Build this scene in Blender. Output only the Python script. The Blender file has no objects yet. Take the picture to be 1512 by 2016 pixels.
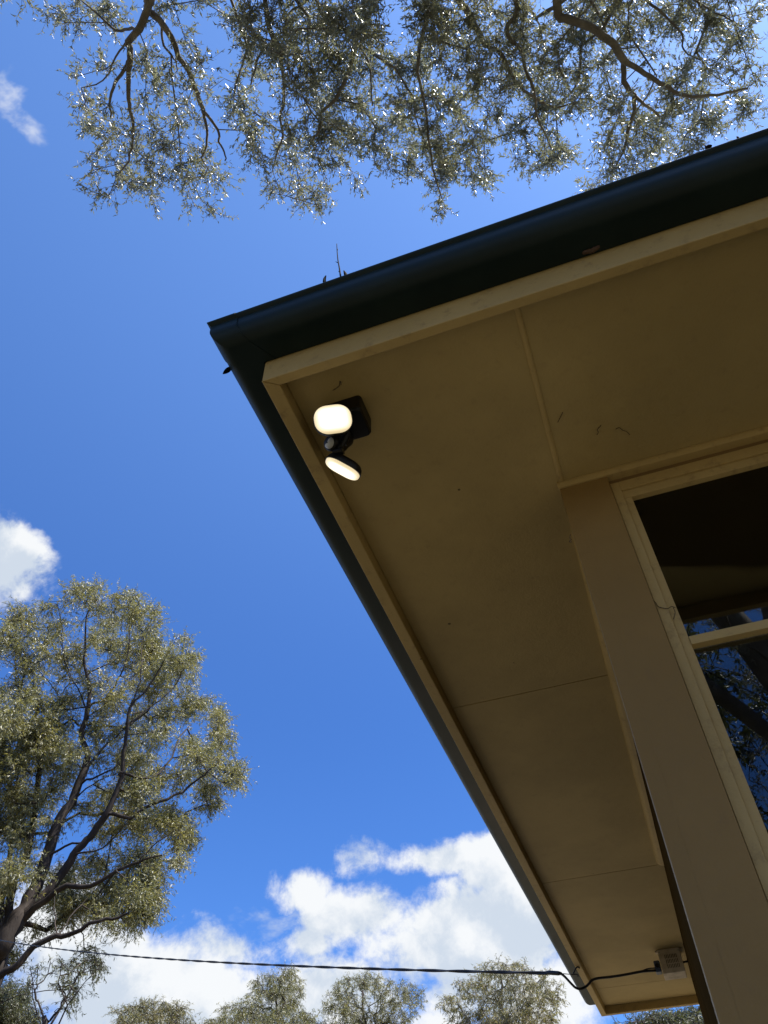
import bpy, math, random
import numpy as np
from mathutils import Vector, Matrix

random.seed(7)
rng = np.random.default_rng(11)
sc = bpy.context.scene
col = sc.collection

# ------------------------------------------------------------------ camera
F_PX, PW, PH = 1500.0, 1512.0, 2016.0          # focal length in photo pixels, photo size
CAM_Z = 1.6
ELEV, AZ, ROLL = math.radians(48.35), math.radians(-18.11), math.radians(-1.69)


def cam_axes():
    f = np.array([math.sin(AZ) * math.cos(ELEV), math.cos(AZ) * math.cos(ELEV), math.sin(ELEV)])
    r = np.array([math.cos(AZ), -math.sin(AZ), 0.0])
    u = np.cross(r, f)
    r2 = r * math.cos(ROLL) + u * math.sin(ROLL)
    u2 = -r * math.sin(ROLL) + u * math.cos(ROLL)
    return np.stack([r2, u2, -f], 1)


CM = cam_axes()
CP = np.array([0.0, 0.0, CAM_Z])
cam_data = bpy.data.cameras.new('camera')
cam_data.sensor_fit = 'VERTICAL'
cam_data.sensor_height = 24.0
cam_data.lens = 24.0 * F_PX / PH
cam_data.clip_start = 0.02
cam_data.clip_end = 6000
cam = bpy.data.objects.new('camera', cam_data)
col.objects.link(cam)
mw = Matrix.Identity(4)
for i in range(3):
    for j in range(3):
        mw[i][j] = CM[i, j]
    mw[i][3] = CP[i]
cam.matrix_world = mw
sc.camera = cam


def ray(px, py):
    """direction (not normalised) seen at a photo pixel"""
    return CM @ np.array([(px - PW / 2) / F_PX, -(py - PH / 2) / F_PX, -1.0])


def rayn(px, py):
    d = ray(px, py)
    return d / np.linalg.norm(d)


def at_z(px, py, z):
    """point on the horizontal plane z metres above the camera"""
    d = ray(px, py)
    return CP + d * (z / d[2])


def at_dist(px, py, dist):
    """point at a horizontal distance from the camera"""
    d = ray(px, py)
    return CP + d * (dist / math.hypot(d[0], d[1]))


def at_y(px, py, y):
    d = ray(px, py)
    return CP + d * (y / d[1])


def at_x(px, py, x):
    d = ray(px, py)
    return CP + d * (x / d[0])


# ------------------------------------------------------------------ sky, sun, exposure
SUN_EL, SUN_AZ = math.radians(63), math.radians(88)
SKY_STRENGTH, SUN_STRENGTH = 0.099, 5.0
sc.view_settings.view_transform = 'Standard'
sc.view_settings.look = 'None'
sc.view_settings.exposure = 0.9
sc.view_settings.gamma = 1.0
sc.view_settings.use_curve_mapping = False
sc.cycles.use_denoising = True
sc.cycles.denoising_prefilter = 'ACCURATE'
sc.cycles.max_bounces = 8
sc.cycles.transparent_max_bounces = 12
sc.cycles.sample_clamp_indirect = 6

world = bpy.data.worlds.new('World')
sc.world = world
world.cycles.sampling_method = 'NONE'      # broad sky: found well enough by scattered rays
world.use_nodes = True


class NB:
    """little helper that writes shader node trees"""

    def __init__(self, nt):
        self.nt = nt
        nt.nodes.clear()

    def n(self, t, **kw):
        nd = self.nt.nodes.new(t)
        for k, v in kw.items():
            setattr(nd, k, v)
        return nd

    def put(self, sock, v):
        if isinstance(v, bpy.types.NodeSocket):
            self.nt.links.new(v, sock)
        elif v is not None:
            sock.default_value = v

    def m(self, op, a, b=None, c=None, clamp=False):
        nd = self.n('ShaderNodeMath', operation=op, use_clamp=clamp)
        for i, v in enumerate((a, b, c)):
            self.put(nd.inputs[i], v)
        return nd.outputs[0]

    def v(self, op, a, b=None, s=None):
        nd = self.n('ShaderNodeVectorMath', operation=op)
        self.put(nd.inputs[0], a)
        if b is not None:
            self.put(nd.inputs[1], b)
        if s is not None:
            self.put(nd.inputs['Scale'], s)
        return nd.outputs['Value'] if op in ('DOT_PRODUCT', 'LENGTH') else nd.outputs[0]

    def noise(self, vec, scale, detail=4, rough=0.55, dist=0.0, out='Fac'):
        nd = self.n('ShaderNodeTexNoise')
        self.put(nd.inputs['Vector'], vec)
        self.put(nd.inputs['Scale'], scale)
        nd.inputs['Detail'].default_value = detail
        nd.inputs['Roughness'].default_value = rough
        nd.inputs['Distortion'].default_value = dist
        return nd.outputs[out]

    def mix(self, f, a, b, blend='MIX'):
        nd = self.n('ShaderNodeMix', data_type='RGBA', blend_type=blend)
        self.put(nd.inputs[0], f)
        for i, v in ((6, a), (7, b)):
            if isinstance(v, (tuple, list)):
                v = tuple(v) + (1.0,) * (4 - len(v))
            self.put(nd.inputs[i], v)
        return nd.outputs[2]

    def step(self, x, lo, hi):
        nd = self.n('ShaderNodeMapRange', interpolation_type='SMOOTHSTEP')
        self.put(nd.inputs[0], x)
        nd.inputs[1].default_value = lo
        nd.inputs[2].default_value = hi
        return nd.outputs[0]


def build_world():
    b = NB(world.node_tree)
    sky = b.n('ShaderNodeTexSky', sky_type='NISHITA')
    sky.sun_disc = False
    sky.sun_elevation = SUN_EL
    sky.sun_rotation = SUN_AZ
    sky.altitude = 200
    sky.air_density = 1.0
    sky.dust_density = 0.6
    sky.ozone_density = 2.2
    skyc = b.mix(1.0, sky.outputs[0], (0.54, 0.875, 1.36), 'MULTIPLY')
    d = b.v('NORMALIZE', b.n('ShaderNodeTexCoord').outputs['Generated'])
    sep = b.n('ShaderNodeSeparateXYZ')
    b.put(sep.inputs[0], d)
    # deep polarised blue at middle heights, paler towards the zenith
    el_f = b.step(sep.outputs[2], 0.5, 1.02)
    skyc = b.mix(1.0, skyc, b.mix(el_f, (0.70, 0.77, 0.84), (1.55, 1.30, 1.12)), 'MULTIPLY')
    warp = b.v('SUBTRACT', b.noise(d, 9.0, 2, 0.5, out='Color'), (0.5, 0.5, 0.5))
    dw = b.v('MULTIPLY_ADD', warp, (0.035, 0.035, 0.035))
    dw.node.inputs[2].default_value = (0, 0, 0)
    b.put(dw.node.inputs[2], d)
    sw = b.n('ShaderNodeSeparateXYZ')
    b.put(sw.inputs[0], dw)
    ae = b.n('ShaderNodeCombineXYZ')          # azimuth and elevation of the looked-at direction
    b.put(ae.inputs[0], b.m('ARCTAN2', sw.outputs[0], sw.outputs[1]))
    b.put(ae.inputs[1], b.m('ARCSINE', sw.outputs[2]))

    def azel(px, py):
        q = rayn(px, py)
        return math.atan2(q[0], q[1]), math.asin(q[2])

    def patch(lst, reach):
        acc = None
        for (px, py, a_, b_, w) in lst:
            az, el = azel(px, py)
            ra = abs(azel(px + a_, py)[0] - azel(px - a_, py)[0]) / 2
            re = abs(azel(px, py + b_)[1] - azel(px, py - b_)[1]) / 2
            v = b.n('ShaderNodeVectorMath', operation='MULTIPLY_ADD')
            b.put(v.inputs[0], ae.outputs[0])
            v.inputs[1].default_value = (1 / ra, 1 / re, 0)
            v.inputs[2].default_value = (-az / ra, -el / re, 0)
            r = b.v('LENGTH', v.outputs[0])
            k = b.m('MULTIPLY_ADD', r, -w, reach * w)
            acc = k if acc is None else b.m('MAXIMUM', acc, k)
        return acc
    # cumulus patches: pixel centre, half sizes, weight -> directions in the sky
    bias = patch([(-15, 1105, 95, 92, 1.1), (250, 1965, 300, 130, 1.1), (90, 1770, 90, 100, .9),
                  (950, 1860, 230, 130, 1.1), (1000, 1955, 260, 90, 1.0), (700, 1800, 130, 60, .9), (600, 1750, 60, 48, .85),
                  (1000, 1700, 95, 66, 1.1), (890, 1690, 110, 34, .85), (700, 1682, 50, 40, .6),
                  (600, 1850, 56, 42, .7), (680, 1965, 170, 76, 1.0), (440, 1870, 100, 50, .7)], 1.35)
    # the same kind of broken cumulus carries on low all round the sky
    low = b.m('MULTIPLY_ADD', b.noise(d, 2.6, 1), 3.2, b.m('MULTIPLY_ADD', sep.outputs[2], -4.0, -0.52))
    bias = b.m('MINIMUM', b.m('MAXIMUM', b.m('MAXIMUM', bias, low), -1.0), 0.9)
    n1 = b.noise(dw, 8.5, 8, 0.63)
    dens = b.m('MULTIPLY_ADD', n1, 3.6, b.m('SUBTRACT', bias, 1.75))
    mask = b.step(dens, 0.15, 0.80)
    # thin high wisps
    wb = patch([(45, 238, 110, 50, 1.0), (25, 160, 90, 60, .8), (560, 1830, 90, 50, .8), (330, 1880, 220, 50, .8)], 1.2)
    wisp = b.m('MULTIPLY', b.step(b.m('MULTIPLY_ADD', b.noise(b.v('MULTIPLY', dw, (1.0, 1.6, 2.2)), 16.0, 4, 0.62), 3.4, b.m('SUBTRACT', b.m('MINIMUM', wb, .6), 1.75)), 0.1, 1.3), 0.6)
    mask = b.m('MAXIMUM', mask, wisp)
    # cloud shade: thick parts seen from below are a soft grey
    n2 = b.noise(b.v('ADD', dw, (0.006, -0.002, 0.03)), 8.5, 2, 0.5)
    lit = b.step(b.m('SUBTRACT', n1, n2), -0.09, 0.10)
    cl = b.mix(lit, (0.66, 0.74, 0.84), (0.97, 0.99, 1.0))
    bg1 = b.n('ShaderNodeBackground')
    b.put(bg1.inputs[0], skyc)
    bg1.inputs[1].default_value = SKY_STRENGTH
    bg2 = b.n('ShaderNodeBackground')
    b.put(bg2.inputs[0], cl)
    bg2.inputs[1].default_value = 0.53
    ms = b.n('ShaderNodeMixShader')
    b.put(ms.inputs[0], b.m('MULTIPLY', mask, 0.97))
    b.put(ms.inputs[1], bg1.outputs[0])
    b.put(ms.inputs[2], bg2.outputs[0])
    out = b.n('ShaderNodeOutputWorld')
    b.put(out.inputs[0], ms.outputs[0])


build_world()
sun_data = bpy.data.lights.new('sun', 'SUN')
sun_data.energy = SUN_STRENGTH
sun_data.angle = math.radians(0.53)
sun_data.color = (1.0, 0.95, 0.87)
sun = bpy.data.objects.new('sun', sun_data)
col.objects.link(sun)
SUN_DIR = Vector((math.cos(SUN_EL) * math.sin(SUN_AZ), math.cos(SUN_EL) * math.cos(SUN_AZ), math.sin(SUN_EL)))
sun.rotation_euler = SUN_DIR.to_track_quat('Z', 'Y').to_euler()
sun.location = SUN_DIR * 60


# ------------------------------------------------------------------ materials
MATS = {}


def mat(name, fn):
    m = bpy.data.materials.new(name)
    m.use_nodes = True
    b = NB(m.node_tree)
    out = b.n('ShaderNodeOutputMaterial')
    s = fn(b, m)
    b.put(out.inputs[0], s)
    MATS[name] = m
    return m


def principled(b, base, rough, spec=0.5, normal=None, **kw):
    p = b.n('ShaderNodeBsdfPrincipled')
    if isinstance(base, (tuple, list)):
        base = tuple(base) + (1.0,) * (4 - len(base))
    b.put(p.inputs['Base Color'], base)
    b.put(p.inputs['Roughness'], rough)
    b.put(p.inputs['Specular IOR Level'], spec)
    if normal is not None:
        b.put(p.inputs['Normal'], normal)
    for k, v in kw.items():
        b.put(p.inputs[k], v)
    return p.outputs[0]


def bump(b, h, strength, dist):
    nd = b.n('ShaderNodeBump')
    nd.inputs['Strength'].default_value = strength
    nd.inputs['Distance'].default_value = dist
    b.put(nd.inputs['Height'], h)
    return nd.outputs[0]


def paint(base, dirt, rough=0.5, specks=True, spec=0.15, dk=0.18):
    def fn(b, m):
        p = b.n('ShaderNodeTexCoord').outputs['Object']
        p = b.n('ShaderNodeNewGeometry').outputs['Position']
        n1 = b.noise(p, 1.7, 5, 0.6)
        n2 = b.noise(p, 24.0, 7, 0.72)
        c = b.mix(b.step(n1, 0.35, 0.7), tuple(x * 0.88 for x in base), tuple(min(1, x * 1.08) for x in base))
        c = b.mix(b.m('MULTIPLY', b.step(n2, 0.52, 0.74), dk), c, dirt)
        if specks:
            vo = b.n('ShaderNodeTexVoronoi')
            b.put(vo.inputs['Vector'], p)
            vo.inputs['Scale'].default_value = 7.5
            sp = b.m('LESS_THAN', vo.outputs['Distance'], b.m('MULTIPLY', b.step(b.noise(p, 3.1, 2), 0.45, 0.7), 0.045))
            c = b.mix(b.m('MULTIPLY', sp, 0.8), c, (0.05, 0.035, 0.02))
        h = b.m('ADD', b.noise(p, 120.0, 3, 0.6), b.m('MULTIPLY', b.noise(p, 9.0, 2), 3.0))
        return principled(b, c, rough, spec, bump(b, h, 0.25, 0.004))
    return fn


mat('soffit_paint', paint((0.47, 0.36, 0.165), (0.20, 0.14, 0.08), 0.6))
mat('trim_paint', paint((0.51, 0.38, 0.17), (0.15, 0.10, 0.06), 0.5, dk=0.40))
mat('wall_paint', paint((0.31, 0.205, 0.08), (0.19, 0.13, 0.07), 0.5))
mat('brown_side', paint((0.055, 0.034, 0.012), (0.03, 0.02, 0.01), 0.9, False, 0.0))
mat('brown_board', paint((0.26, 0.17, 0.075), (0.12, 0.08, 0.04), 0.6))


def _gutter(b, m):
    p = b.n('ShaderNodeNewGeometry').outputs['Position']
    n = b.noise(p, 6.0, 6, 0.65)
    sx = b.v('MULTIPLY', p, (1.0, 1.0, 9.0))
    st = b.noise(sx, 5.0, 5, 0.6)
    c = b.mix(b.step(n, 0.4, 0.75), (0.004, 0.014, 0.016), (0.008, 0.021, 0.023))
    c = b.mix(b.m('MULTIPLY', b.step(st, 0.62, 0.8), 0.35), c, (0.022, 0.026, 0.026))
    r = b.m('ADD', 0.38, b.m('MULTIPLY', n, 0.2))
    return principled(b, c, r, 0.28, bump(b, b.noise(p, 4.0, 2), 0.12, 0.01))


mat('gutter_steel', _gutter)
mat('roof_steel', lambda b, m: principled(b, (0.03, 0.06, 0.055), 0.45, 0.5))
mat('black_plastic', lambda b, m: principled(b, (0.0035, 0.0035, 0.0045), 0.42, 0.35, bump(b, b.noise(b.n('ShaderNodeTexCoord').outputs['Object'], 300.0, 2), 0.15, 0.001)))
mat('cable_black', lambda b, m: principled(b, (0.012, 0.012, 0.013), 0.5, 0.4))
mat('sensor_lens', lambda b, m: principled(b, (0.55, 0.57, 0.6), 0.3, 0.5))
mat('cream_plastic', lambda b, m: principled(b, b.mix(b.step(b.noise(b.n('ShaderNodeNewGeometry').outputs['Position'], 18.0, 5, 0.6), 0.4, 0.75), (0.56, 0.48, 0.37), (0.36, 0.29, 0.20)), 0.55))
mat('grey_metal', lambda b, m: principled(b, (0.30, 0.30, 0.30), 0.4, 0.5, Metallic=0.8))
mat('blue_plastic', lambda b, m: principled(b, (0.035, 0.06, 0.12), 0.35))
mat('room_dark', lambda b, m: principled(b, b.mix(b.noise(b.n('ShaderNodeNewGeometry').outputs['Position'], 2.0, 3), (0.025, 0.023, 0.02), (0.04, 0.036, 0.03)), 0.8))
mat('dead_leaf', lambda b, m: principled(b, (0.012, 0.008, 0.006), 0.9, 0.1))
mat('web', lambda b, m: principled(b, (0.11, 0.08, 0.045), 0.9))
mat('mud', lambda b, m: principled(b, b.mix(b.noise(b.n('ShaderNodeNewGeometry').outputs['Position'], 160.0, 4), (0.05, 0.03, 0.025), (0.13, 0.085, 0.07)), 0.9))


def _glass(b, m):
    p = b.n('ShaderNodeNewGeometry').outputs['Position']
    nm = bump(b, b.noise(b.v('MULTIPLY', p, (1.0, 1.0, 0.45)), 4.0, 1), 0.12, 0.008)
    fr = b.n('ShaderNodeFresnel')
    fr.inputs[0].default_value = 1.52
    b.put(fr.inputs['Normal'], nm)
    gl = b.n('ShaderNodeBsdfGlossy')
    gl.inputs['Roughness'].default_value = 0.008
    gl.inputs['Color'].default_value = (0.9, 0.93, 1, 1)
    b.put(gl.inputs['Normal'], nm)
    tr = b.n('ShaderNodeBsdfTransparent')
    tr.inputs[0].default_value = (0.72, 0.75, 0.74, 1)
    ms = b.n('ShaderNodeMixShader')
    b.put(ms.inputs[0], b.m('MULTIPLY', fr.outputs[0], 1.2, clamp=True))
    b.put(ms.inputs[1], tr.outputs[0])
    b.put(ms.inputs[2], gl.outputs[0])
    return ms.outputs[0]


mat('window_glass', _glass)


def _diffuser(b, m):
    # lit LED lens: hottest over the LED board in the middle, softer at the moulded rim
    p = b.n('ShaderNodeTexCoord').outputs['Object']
    sp = b.n('ShaderNodeSeparateXYZ')
    b.put(sp.inputs[0], p)
    ax = b.m('ABSOLUTE', sp.outputs[0])
    ay = b.m('ABSOLUTE', sp.outputs[1])
    q = b.m('POWER', b.m('ADD', b.m('POWER', b.m('DIVIDE', ax, 0.050), 3.5), b.m('POWER', b.m('DIVIDE', ay, 0.040), 3.5)), 1 / 3.5)
    hot = b.m('SUBTRACT', 1.0, b.step(q, 0.45, 1.05))
    e = b.n('ShaderNodeEmission')
    b.put(e.inputs[0], b.mix(hot, (1.0, 0.79, 0.44), (1.0, 0.95, 0.82)))
    b.put(e.inputs[1], b.m('ADD', 0.36, b.m('MULTIPLY', hot, 0.6)))
    d = principled(b, (0.5, 0.47, 0.38), 0.35)
    ad = b.n('ShaderNodeAddShader')
    b.put(ad.inputs[0], e.outputs[0])
    b.put(ad.inputs[1], d)
    return ad.outputs[0]


mat('lamp_diffuser', _diffuser)


def leafmat(c1, c2, c3, trans, rough=0.33, spec=0.6, tt=(1.35, 1.3, 0.6), coat=0.0):
    def fn(b, m):
        g = b.n('ShaderNodeNewGeometry')
        r = g.outputs['Random Per Island']
        rp = b.n('ShaderNodeValToRGB')
        b.put(rp.inputs[0], r)
        e = rp.color_ramp.elements
        e[0].color = tuple(c1) + (1,)
        e[1].color = tuple(c3) + (1,)
        k = e.new(0.55)
        k.color = tuple(c2) + (1,)
        big = b.noise(g.outputs['Position'], 0.55, 2)
        base = b.mix(b.m('MULTIPLY', b.step(big, 0.45, 0.65), 0.45), rp.outputs[0], c3)
        p = principled(b, base, rough, spec, **{'Coat Weight': coat, 'Coat Roughness': 0.33})
        t = b.n('ShaderNodeBsdfTranslucent')
        b.put(t.inputs[0], b.mix(1.0, base, tt, 'MULTIPLY'))
        ms = b.n('ShaderNodeMixShader')
        ms.inputs[0].default_value = trans
        b.put(ms.inputs[1], p)
        b.put(ms.inputs[2], t.outputs[0])
        return ms.outputs[0]
    return fn


mat('leaf_overhead', leafmat((0.14, 0.155, 0.12), (0.21, 0.22, 0.17), (0.31, 0.30, 0.225), 0.40, 0.44, 1.0, (1.15, 1.15, 0.75), 0.6))
mat('leaf_gum', leafmat((0.155, 0.17, 0.09), (0.235, 0.235, 0.11), (0.33, 0.30, 0.125), 0.42, 0.44, 1.0, (1.3, 1.25, 0.65), 0.3))
mat('leaf_far', leafmat((0.16, 0.17, 0.095), (0.225, 0.215, 0.11), (0.29, 0.25, 0.13), 0.40, 0.42, 0.8))
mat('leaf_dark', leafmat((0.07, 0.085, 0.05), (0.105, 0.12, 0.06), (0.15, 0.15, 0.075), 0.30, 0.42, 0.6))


def barkmat(dark, mid, pale, sc_=1.0):
    def fn(b, m):
        p = b.n('ShaderNodeNewGeometry').outputs['Position']
        pv = b.v('MULTIPLY', p, (1.0, 1.0, 0.22))
        n1 = b.noise(pv, 2.2 * sc_, 5, 0.6)
        n2 = b.noise(pv, 16.0 * sc_, 5, 0.65)
        c = b.mix(b.step(n1, 0.42, 0.62), dark, mid)
        c = b.mix(b.m('MULTIPLY', b.step(n1, 0.60, 0.72), 0.85), c, pale)
        c = b.mix(b.m('MULTIPLY', b.step(n2, 0.5, 0.75), 0.5), c, tuple(x * 0.45 for x in dark))
        return principled(b, c, 0.8, 0.3, bump(b, n2, 0.6, 0.03))
    return fn


mat('bark_gum', barkmat((0.026, 0.019, 0.015), (0.05, 0.038, 0.03), (0.20, 0.155, 0.115)))
mat('bark_smooth', barkmat((0.15, 0.13, 0.105), (0.24, 0.215, 0.175), (0.34, 0.31, 0.26), 1.5))


def _ground(b, m):
    p = b.n('ShaderNodeNewGeometry').outputs['Position']
    n1 = b.noise(p, 0.35, 6, 0.6)
    n2 = b.noise(p, 6.0, 8, 0.7)
    c = b.mix(b.step(n1, 0.4, 0.65), (0.098, 0.077, 0.042), (0.066, 0.064, 0.029))
    c = b.mix(b.m('MULTIPLY', n2, 0.6), c, (0.11, 0.086, 0.052))
    return principled(b, c, 0.95, 0.2, bump(b, n2, 0.8, 0.05))


mat('ground_dry', _ground)
mat('concrete', lambda b, m: principled(b, b.mix(b.noise(b.n('ShaderNodeNewGeometry').outputs['Position'], 3.0, 6, 0.65), (0.26, 0.215, 0.15), (0.38, 0.32, 0.235)), 0.9, 0.2))


# ------------------------------------------------------------------ mesh helpers
def tag(o, label=None, category=None, group=None, kind=None):
    for k, v in (('label', label), ('category', category), ('group', group), ('kind', kind)):
        if v:
            o[k] = v
    return o


def empty(name, loc, label=None, category=None, group=None):
    o = bpy.data.objects.new(name, None)
    o.empty_display_size = 0.1
    o.location = tuple(loc)
    col.objects.link(o)
    return tag(o, label, category, group)


def link_mesh(name, verts, faces, material, parent=None, smooth=False, bevel=0.0, world=True):
    """verts in world coordinates; object origin goes to the parent (or stays at the world's)"""
    me = bpy.data.meshes.new(name)
    v = np.asarray(verts, float)
    off = np.zeros(3)
    if parent is not None and world:
        off = np.array(gorigin(parent))
    me.from_pydata([tuple(x) for x in (v - off)], [], [tuple(f) for f in faces])
    me.update()
    if smooth:
        me.polygons.foreach_set('use_smooth', [True] * len(me.polygons))
    if material:
        me.materials.append(MATS[material])
    o = bpy.data.objects.new(name, me)
    col.objects.link(o)
    if parent is not None:
        o.parent = parent
    if bevel > 0:
        md = o.modifiers.new('bevel', 'BEVEL')
        md.width = bevel
        md.segments = 2
        md.limit_method = 'ANGLE'
        md.angle_limit = math.radians(40)
    return o


def gorigin(o):
    p = Vector((0, 0, 0))
    while o is not None:
        p = p + o.location
        o = o.parent
    return p


def box_vf(x0, x1, y0, y1, z0, z1):
    v = [(x, y, z) for x in (x0, x1) for y in (y0, y1) for z in (z0, z1)]
    f = [(0, 1, 3, 2), (4, 6, 7, 5), (0, 4, 5, 1), (2, 3, 7, 6), (0, 2, 6, 4), (1, 5, 7, 3)]
    return v, f


def merge(parts):
    V, F = [], []
    for v, f in parts:
        n = len(V)
        V += [tuple(x) for x in v]
        F += [tuple(i + n for i in q) for q in f]
    return V, F


def tube_vf(pts, radii, sides=8, caps=True):
    pts = [np.asarray(p, float) for p in pts]
    if not hasattr(radii, '__len__'):
        radii = [radii] * len(pts)
    V, F = [], []
    prev = None
    for i, p in enumerate(pts):
        t = pts[min(i + 1, len(pts) - 1)] - pts[max(i - 1, 0)]
        t = t / (np.linalg.norm(t) + 1e-12)
        a = prev if prev is not None else (np.array([0, 0, 1.0]) if abs(t[2]) < 0.9 else np.array([1.0, 0, 0]))
        u = a - t * (a @ t)
        u /= np.linalg.norm(u) + 1e-12
        w = np.cross(t, u)
        prev = u
        for k in range(sides):
            an = 2 * math.pi * k / sides
            V.append(p + radii[i] * (math.cos(an) * u + math.sin(an) * w))
    for i in range(len(pts) - 1):
        for k in range(sides):
            a, c = i * sides + k, i * sides + (k + 1) % sides
            F.append((a, c, c + sides, a + sides))
    if caps:
        F.append(tuple(range(sides - 1, -1, -1)))
        n = (len(pts) - 1) * sides
        F.append(tuple(range(n, n + sides)))
    return V, F


def spline(pts, n=8):
    """Catmull-Rom through points"""
    P = [np.asarray(p, float) for p in pts]
    P = [2 * P[0] - P[1]] + P + [2 * P[-1] - P[-2]]
    out = []
    for i in range(1, len(P) - 2):
        for k in range(n):
            t = k / n
            out.append(0.5 * ((2 * P[i]) + (-P[i - 1] + P[i + 1]) * t + (2 * P[i - 1] - 5 * P[i] + 4 * P[i + 1] - P[i + 2]) * t * t + (-P[i - 1] + 3 * P[i] - 3 * P[i + 1] + P[i + 2]) * t ** 3))
    out.append(P[-2])
    return out


# ------------------------------------------------------------------ ground
def build_ground():
    n = 60
    r = np.concatenate([np.linspace(0, 60, 26), np.geomspace(70, 3000, 14)])
    V = [(0, 0, 0)]
    F = []
    for i, rr in enumerate(r[1:]):
        for k in range(n):
            a = 2 * math.pi * k / n
            x, y = rr * math.cos(a), rr * math.sin(a)
            V.append((x, y, 0.0 if rr < 12 else 0.12 * math.sin(x * 0.07) * math.cos(y * 0.06) - 0.12))
    for k in range(n):
        F.append((0, 1 + k, 1 + (k + 1) % n))
    for i in range(len(r) - 2):
        for k in range(n):
            a, c = 1 + i * n + k, 1 + i * n + (k + 1) % n
            F.append((a, a + n, c + n, c))
    o = link_mesh('ground', V, F, 'ground_dry', smooth=True)
    tag(o, 'dry grassy ground around the building', None, None, 'structure')


build_ground()


def build_bounce_path():
    # added, out of view: pale slab that bounces sunlight up onto the far soffit
    v, f = box_vf(-3.4, -0.15, 3.6, 12.0, -0.02, 0.05)
    o = link_mesh('path', v, f, 'concrete', bevel=0.01)
    tag(o, 'added unseen pale concrete path bouncing light onto the side soffit', None, None, 'structure')


build_bounce_path()

# ------------------------------------------------------------------ house
K = 1.45                      # metres per measuring unit


def hv(x, y, z):
    return (K * x, K * y, CAM_Z + K * z)


SZ, FZ = 1.165, 1.13          # soffit and fascia underside (units above the camera)
XO, XI = -0.41, -0.384        # left fascia outer / inner face
YO, YI = 0.599, 0.617         # front fascia outer / inner face
YR, YRI = 4.46, 4.432         # rear fascia outer / inner
XW, YW = 0.052, 1.044         # side wall and front wall faces
XR = 5.2                      # right end of the building
GB, GT = 1.191, 1.253         # gutter bottom / lip

house = empty('house', (K * 1.5, K * 2.5, 0.0), 'cream timber building with dark green gutters seen from under its eave corner', 'building')


def hbox(name, material, x0, x1, y0, y1, z0, z1, parent=house, bevel=0.0):
    v, f = box_vf(x0, x1, y0, y1, z0, z1)
    return link_mesh(name, [hv(*p) for p in v], f, material, parent, False, bevel)


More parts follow.
